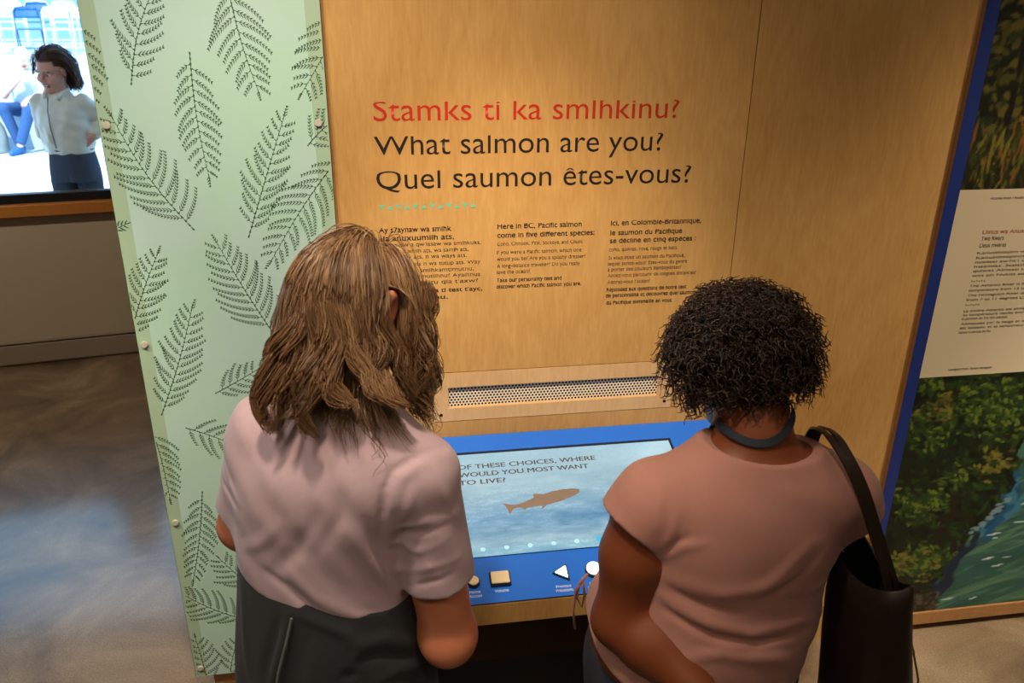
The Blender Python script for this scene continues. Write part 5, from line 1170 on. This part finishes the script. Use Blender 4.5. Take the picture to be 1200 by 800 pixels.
def chair(name_color, loc, rz, label, grp, seatcol):
    root = empty('folding_chair', loc, label, 'chair', grp, rz)
    inv = Matrix.Translation(Vector(loc)) @ Matrix.Rotation(rz, 4, 'Z')
    def put(mb, nm, m, sm=False):
        for v in mb.bm.verts: v.co = inv @ v.co
        return mb.build(nm, m, root, sm)
    # local: front is -y, seat height 0.44
    for sx in (-.215, .215):
        put(MB().tube([(sx, -.22, .012), (sx, .0, .42), (sx*.98, .13, .62), (sx*.95, .165, .74), (sx*.8, .18, .80), (0, .185, .815)], .0125, 8), 'back_frame', name_color, True)
        put(MB().tube([(sx*.9, .22, .012), (sx*.9, .02, .36), (sx*.9, -.10, .43)], .011, 8), 'rear_leg', name_color, True)
    b = MB(); b.box(-.185, .185, -.22, .17, .425, .45, .010); put(b, 'seat', seatcol)
    b = MB(); rows = []
    for z in np.linspace(.62, .805, 6):
        hw = .198 if z < .74 else .198*math.sqrt(max(.05, 1-((z-.74)/.075)**2*.55)); row = []
        for x in np.linspace(-hw, hw, 9): row.append([b.bm.verts.new((x, .135+(z-.62)*.27+.02-(.02*(1-(x/.2)**2))*-1+d, z)) for d in (0, .008)])
        rows.append(row)
    for i in range(5):
        for j in range(8):
            for d in (0, 1): b.bm.faces.new((rows[i][j][d], rows[i][j+1][d], rows[i+1][j+1][d], rows[i+1][j][d]))
    for i in range(5):
        for j in (0, 8): b.bm.faces.new((rows[i][j][0], rows[i+1][j][0], rows[i+1][j][1], rows[i][j][1]))
    for j in range(8):
        for i in (0, 5): b.bm.faces.new((rows[i][j][0], rows[i][j+1][0], rows[i][j+1][1], rows[i][j][1]))
    put(b, 'backrest', seatcol, True)
    put(MB().tube([(-.195, -.16, .12), (.195, -.16, .12)], .009, 8), 'stretcher', name_color, True); put(MB().tube([(-.19, .18, .10), (.19, .18, .10)], .009, 8), 'stretcher', name_color, True)
    return root
def dup(root, loc, label):
    r = root.copy(); COL.objects.link(r); r.location = loc; r['label'] = label
    for ch in list(root.children):
        c = ch.copy(); COL.objects.link(c); c.parent = r
    return r
Z1, Z2 = 1.205, 1.30
for nm, bx in (('step_1', (-14, 4, 9.0, 10.15, .22, .245)), ('step_2', (-14, 4, 10.15, 10.62, .22, .70)), ('step_3', (-14, 4, 10.62, 12.4, .22, .88)), ('step_4', (-14, 4, 12.4, 14.55, .22, 1.05)), ('step_5', (-14, 4, 14.55, 15.7, .22, Z1)), ('step_6', (-14, 4, 15.7, 17.6, .22, Z2))):
    struct(nm, MB().box(*bx, .008), M['tier'])
struct('wall_outside', MB().box(-18, 8, 17.6, 17.8, .2, 6.0), mat('slate_blue_wall', (112, 150, 200), .8))
wh = mat('white_chair_enamel', (226, 232, 236), .5); bl = mat('blue_chair_enamel', (34, 98, 156), .45)
G1 = 'folding chairs on the tiers outside'
blue = chair(bl, (-6.18, 15.05, Z1), .30, 'blue folding chair on the lower tier, directly above the seated person', G1, bl)
white = chair(wh, (-5.70, 15.05, Z1), .26, 'white folding chair directly right of the blue folding chair', G1, wh)
dup(white, (-5.20, 15.05, Z1), 'white folding chair on the lower tier beside the glass panel edge')
dup(white, (-6.66, 15.05, Z1), 'white folding chair left of the blue folding chair, cut by the photo edge')
half = chair(wh, (-6.39, 16.2, Z2), .26, 'white folding chair with blue backrest on the upper tier', G1, bl)
dup(white, (-6.88, 16.2, Z2), 'white folding chair on the upper tier, leftmost of its row')
dup(white, (-5.90, 16.2, Z2), 'white folding chair on the upper tier, rightmost of its row')

def seated_outside():
    rng = np.random.default_rng(5)
    root = empty('person', (-4.68, 10.25, .70), 'pale haired person in light shirt and blue jeans sitting on the stone tier outside', 'person')
    hc, hR, hs = np.array([-4.575, 10.16, 1.425]), rot(PI-.1, .45, .1), 1.0
    S = Sdf((-5.1, 9.7, .62), (-4.15, 10.6, 1.40), .011)
    S.prof([(.70, -4.68, 10.32, .17, .14), (.85, -4.66, 10.29, .18, .14), (1.05, -4.63, 10.25, .19, .13), (1.20, -4.61, 10.23, .17, .11), (1.28, -4.60, 10.22, .09, .08)], 0)
    S.chain([(-4.80, 10.23, 1.20), (-4.86, 10.10, .98)], [.065, .055], .03); S.chain([(-4.42, 10.23, 1.20), (-4.38, 10.06, 1.00)], [.065, .055], .03)
    S.build('shirt', mat('pale_blue_shirt', (196, 216, 230), .85), root)
    B = Sdf((-5.1, 9.6, .22), (-4.1, 10.6, 1.60), .011)
    B.prof([(.72, -4.68, 10.32, .15, .12), (1.0, -4.64, 10.26, .16, .11), (1.22, -4.61, 10.23, .14, .09)], 0); B.chain([(-4.60, 10.22, 1.22), hc+hR@np.array([0, -.03, -.04])], [.06, .055], .03)
    A1, A2 = np.array([-4.62, 9.98, 1.16]), np.array([-4.50, 9.86, .93])
    B.chain([(-4.80, 10.23, 1.20), (-4.86, 10.06, .96), A1], [.05, .042, .03]); B.chain([(-4.42, 10.23, 1.20), (-4.38, 10.02, .98), A2], [.05, .042, .03])
    hand(B, A1, frame((.2, -.1, 1), (0, -1, 0)), 1, (.6, .8, .6)); hand(B, A2, frame((-.3, -.8, -.4), (0, -.3, 1)), 1, (.5, .5, .4))
    LG = [((-4.77, 10.26, .76), (-4.82, 9.84, .82), (-4.72, 9.88, .34)), ((-4.58, 10.26, .76), (-4.50, 9.82, .80), (-4.66, 9.72, .36))]
    for h_, k_, a_ in LG: B.chain([h_, k_, a_], [.08, .055, .04], .03)
    head(B, hc, hR, hs); B.build('body', M['skin'], root, tint=lambda V: head_tint(V, hc, hR, hs, (226, 180, 160), (200, 196, 190), (206, 204, 200)))
    eyes(hc, hR, hs, root, M['irisbrown'])
    H = Sdf(hc-.2, hc+.2, .008); H.ell(hc+hR@np.array([0, -.02, .045]), (.088, .108, .092), hR); H.plane(hc+hR@np.array([0, .06, .02]), hR@np.array([0, .75, -.65])); H.ripple(lambda X, Y, Z: .003*np.sin(X*120+Z*70)*np.sin(Y*90)); H.build('hair', mat('white_hair', (226, 224, 220), .8), root)
    T = Sdf((-5.0, 9.6, .24), (-4.3, 10.6, .98), .010); T.prof([(.68, -4.68, 10.30, .18, .15), (.84, -4.67, 10.29, .178, .145)], 0)
    for h_, k_, a_ in LG: T.chain([h_, k_, (np.array(a_)+(np.array(k_)-np.array(a_))*.12)], [.10, .075, .06], .03)
    T.build('jeans', mat('blue_denim', (46, 84, 134), .9), root)
    sm = mat('blue_trainer', (40, 96, 160), .6); shoe('shoe', (-4.72, 9.93, .245), PI-.1, sm, root, .27); shoe('shoe', (-4.66, 9.78, .245), PI+.3, sm, root, .27)
seated_outside()
for loc, r, lb in (((-5.02, 9.86, .245), (.16, .15, .40), 'grey rounded boulder left of the seated person outside'), ((-4.30, 9.92, .245), (.15, .14, .42), 'grey rounded boulder right of the seated person outside')):
    S = Sdf(np.array(loc)-[.3, .3, .02], np.array(loc)+[.3, .3, .6], .015); S.ell(np.array(loc)+[0, 0, .12], r); S.plane(loc, (0, 0, -1)); ph = loc[0]
    S.ripple(lambda X, Y, Z: .012*np.sin(X*17+Z*9+ph)*np.sin(Y*15-Z*11)); o = S.build('boulder', M['boulder'], None); tag(o, lb, 'boulder'); settle(o)
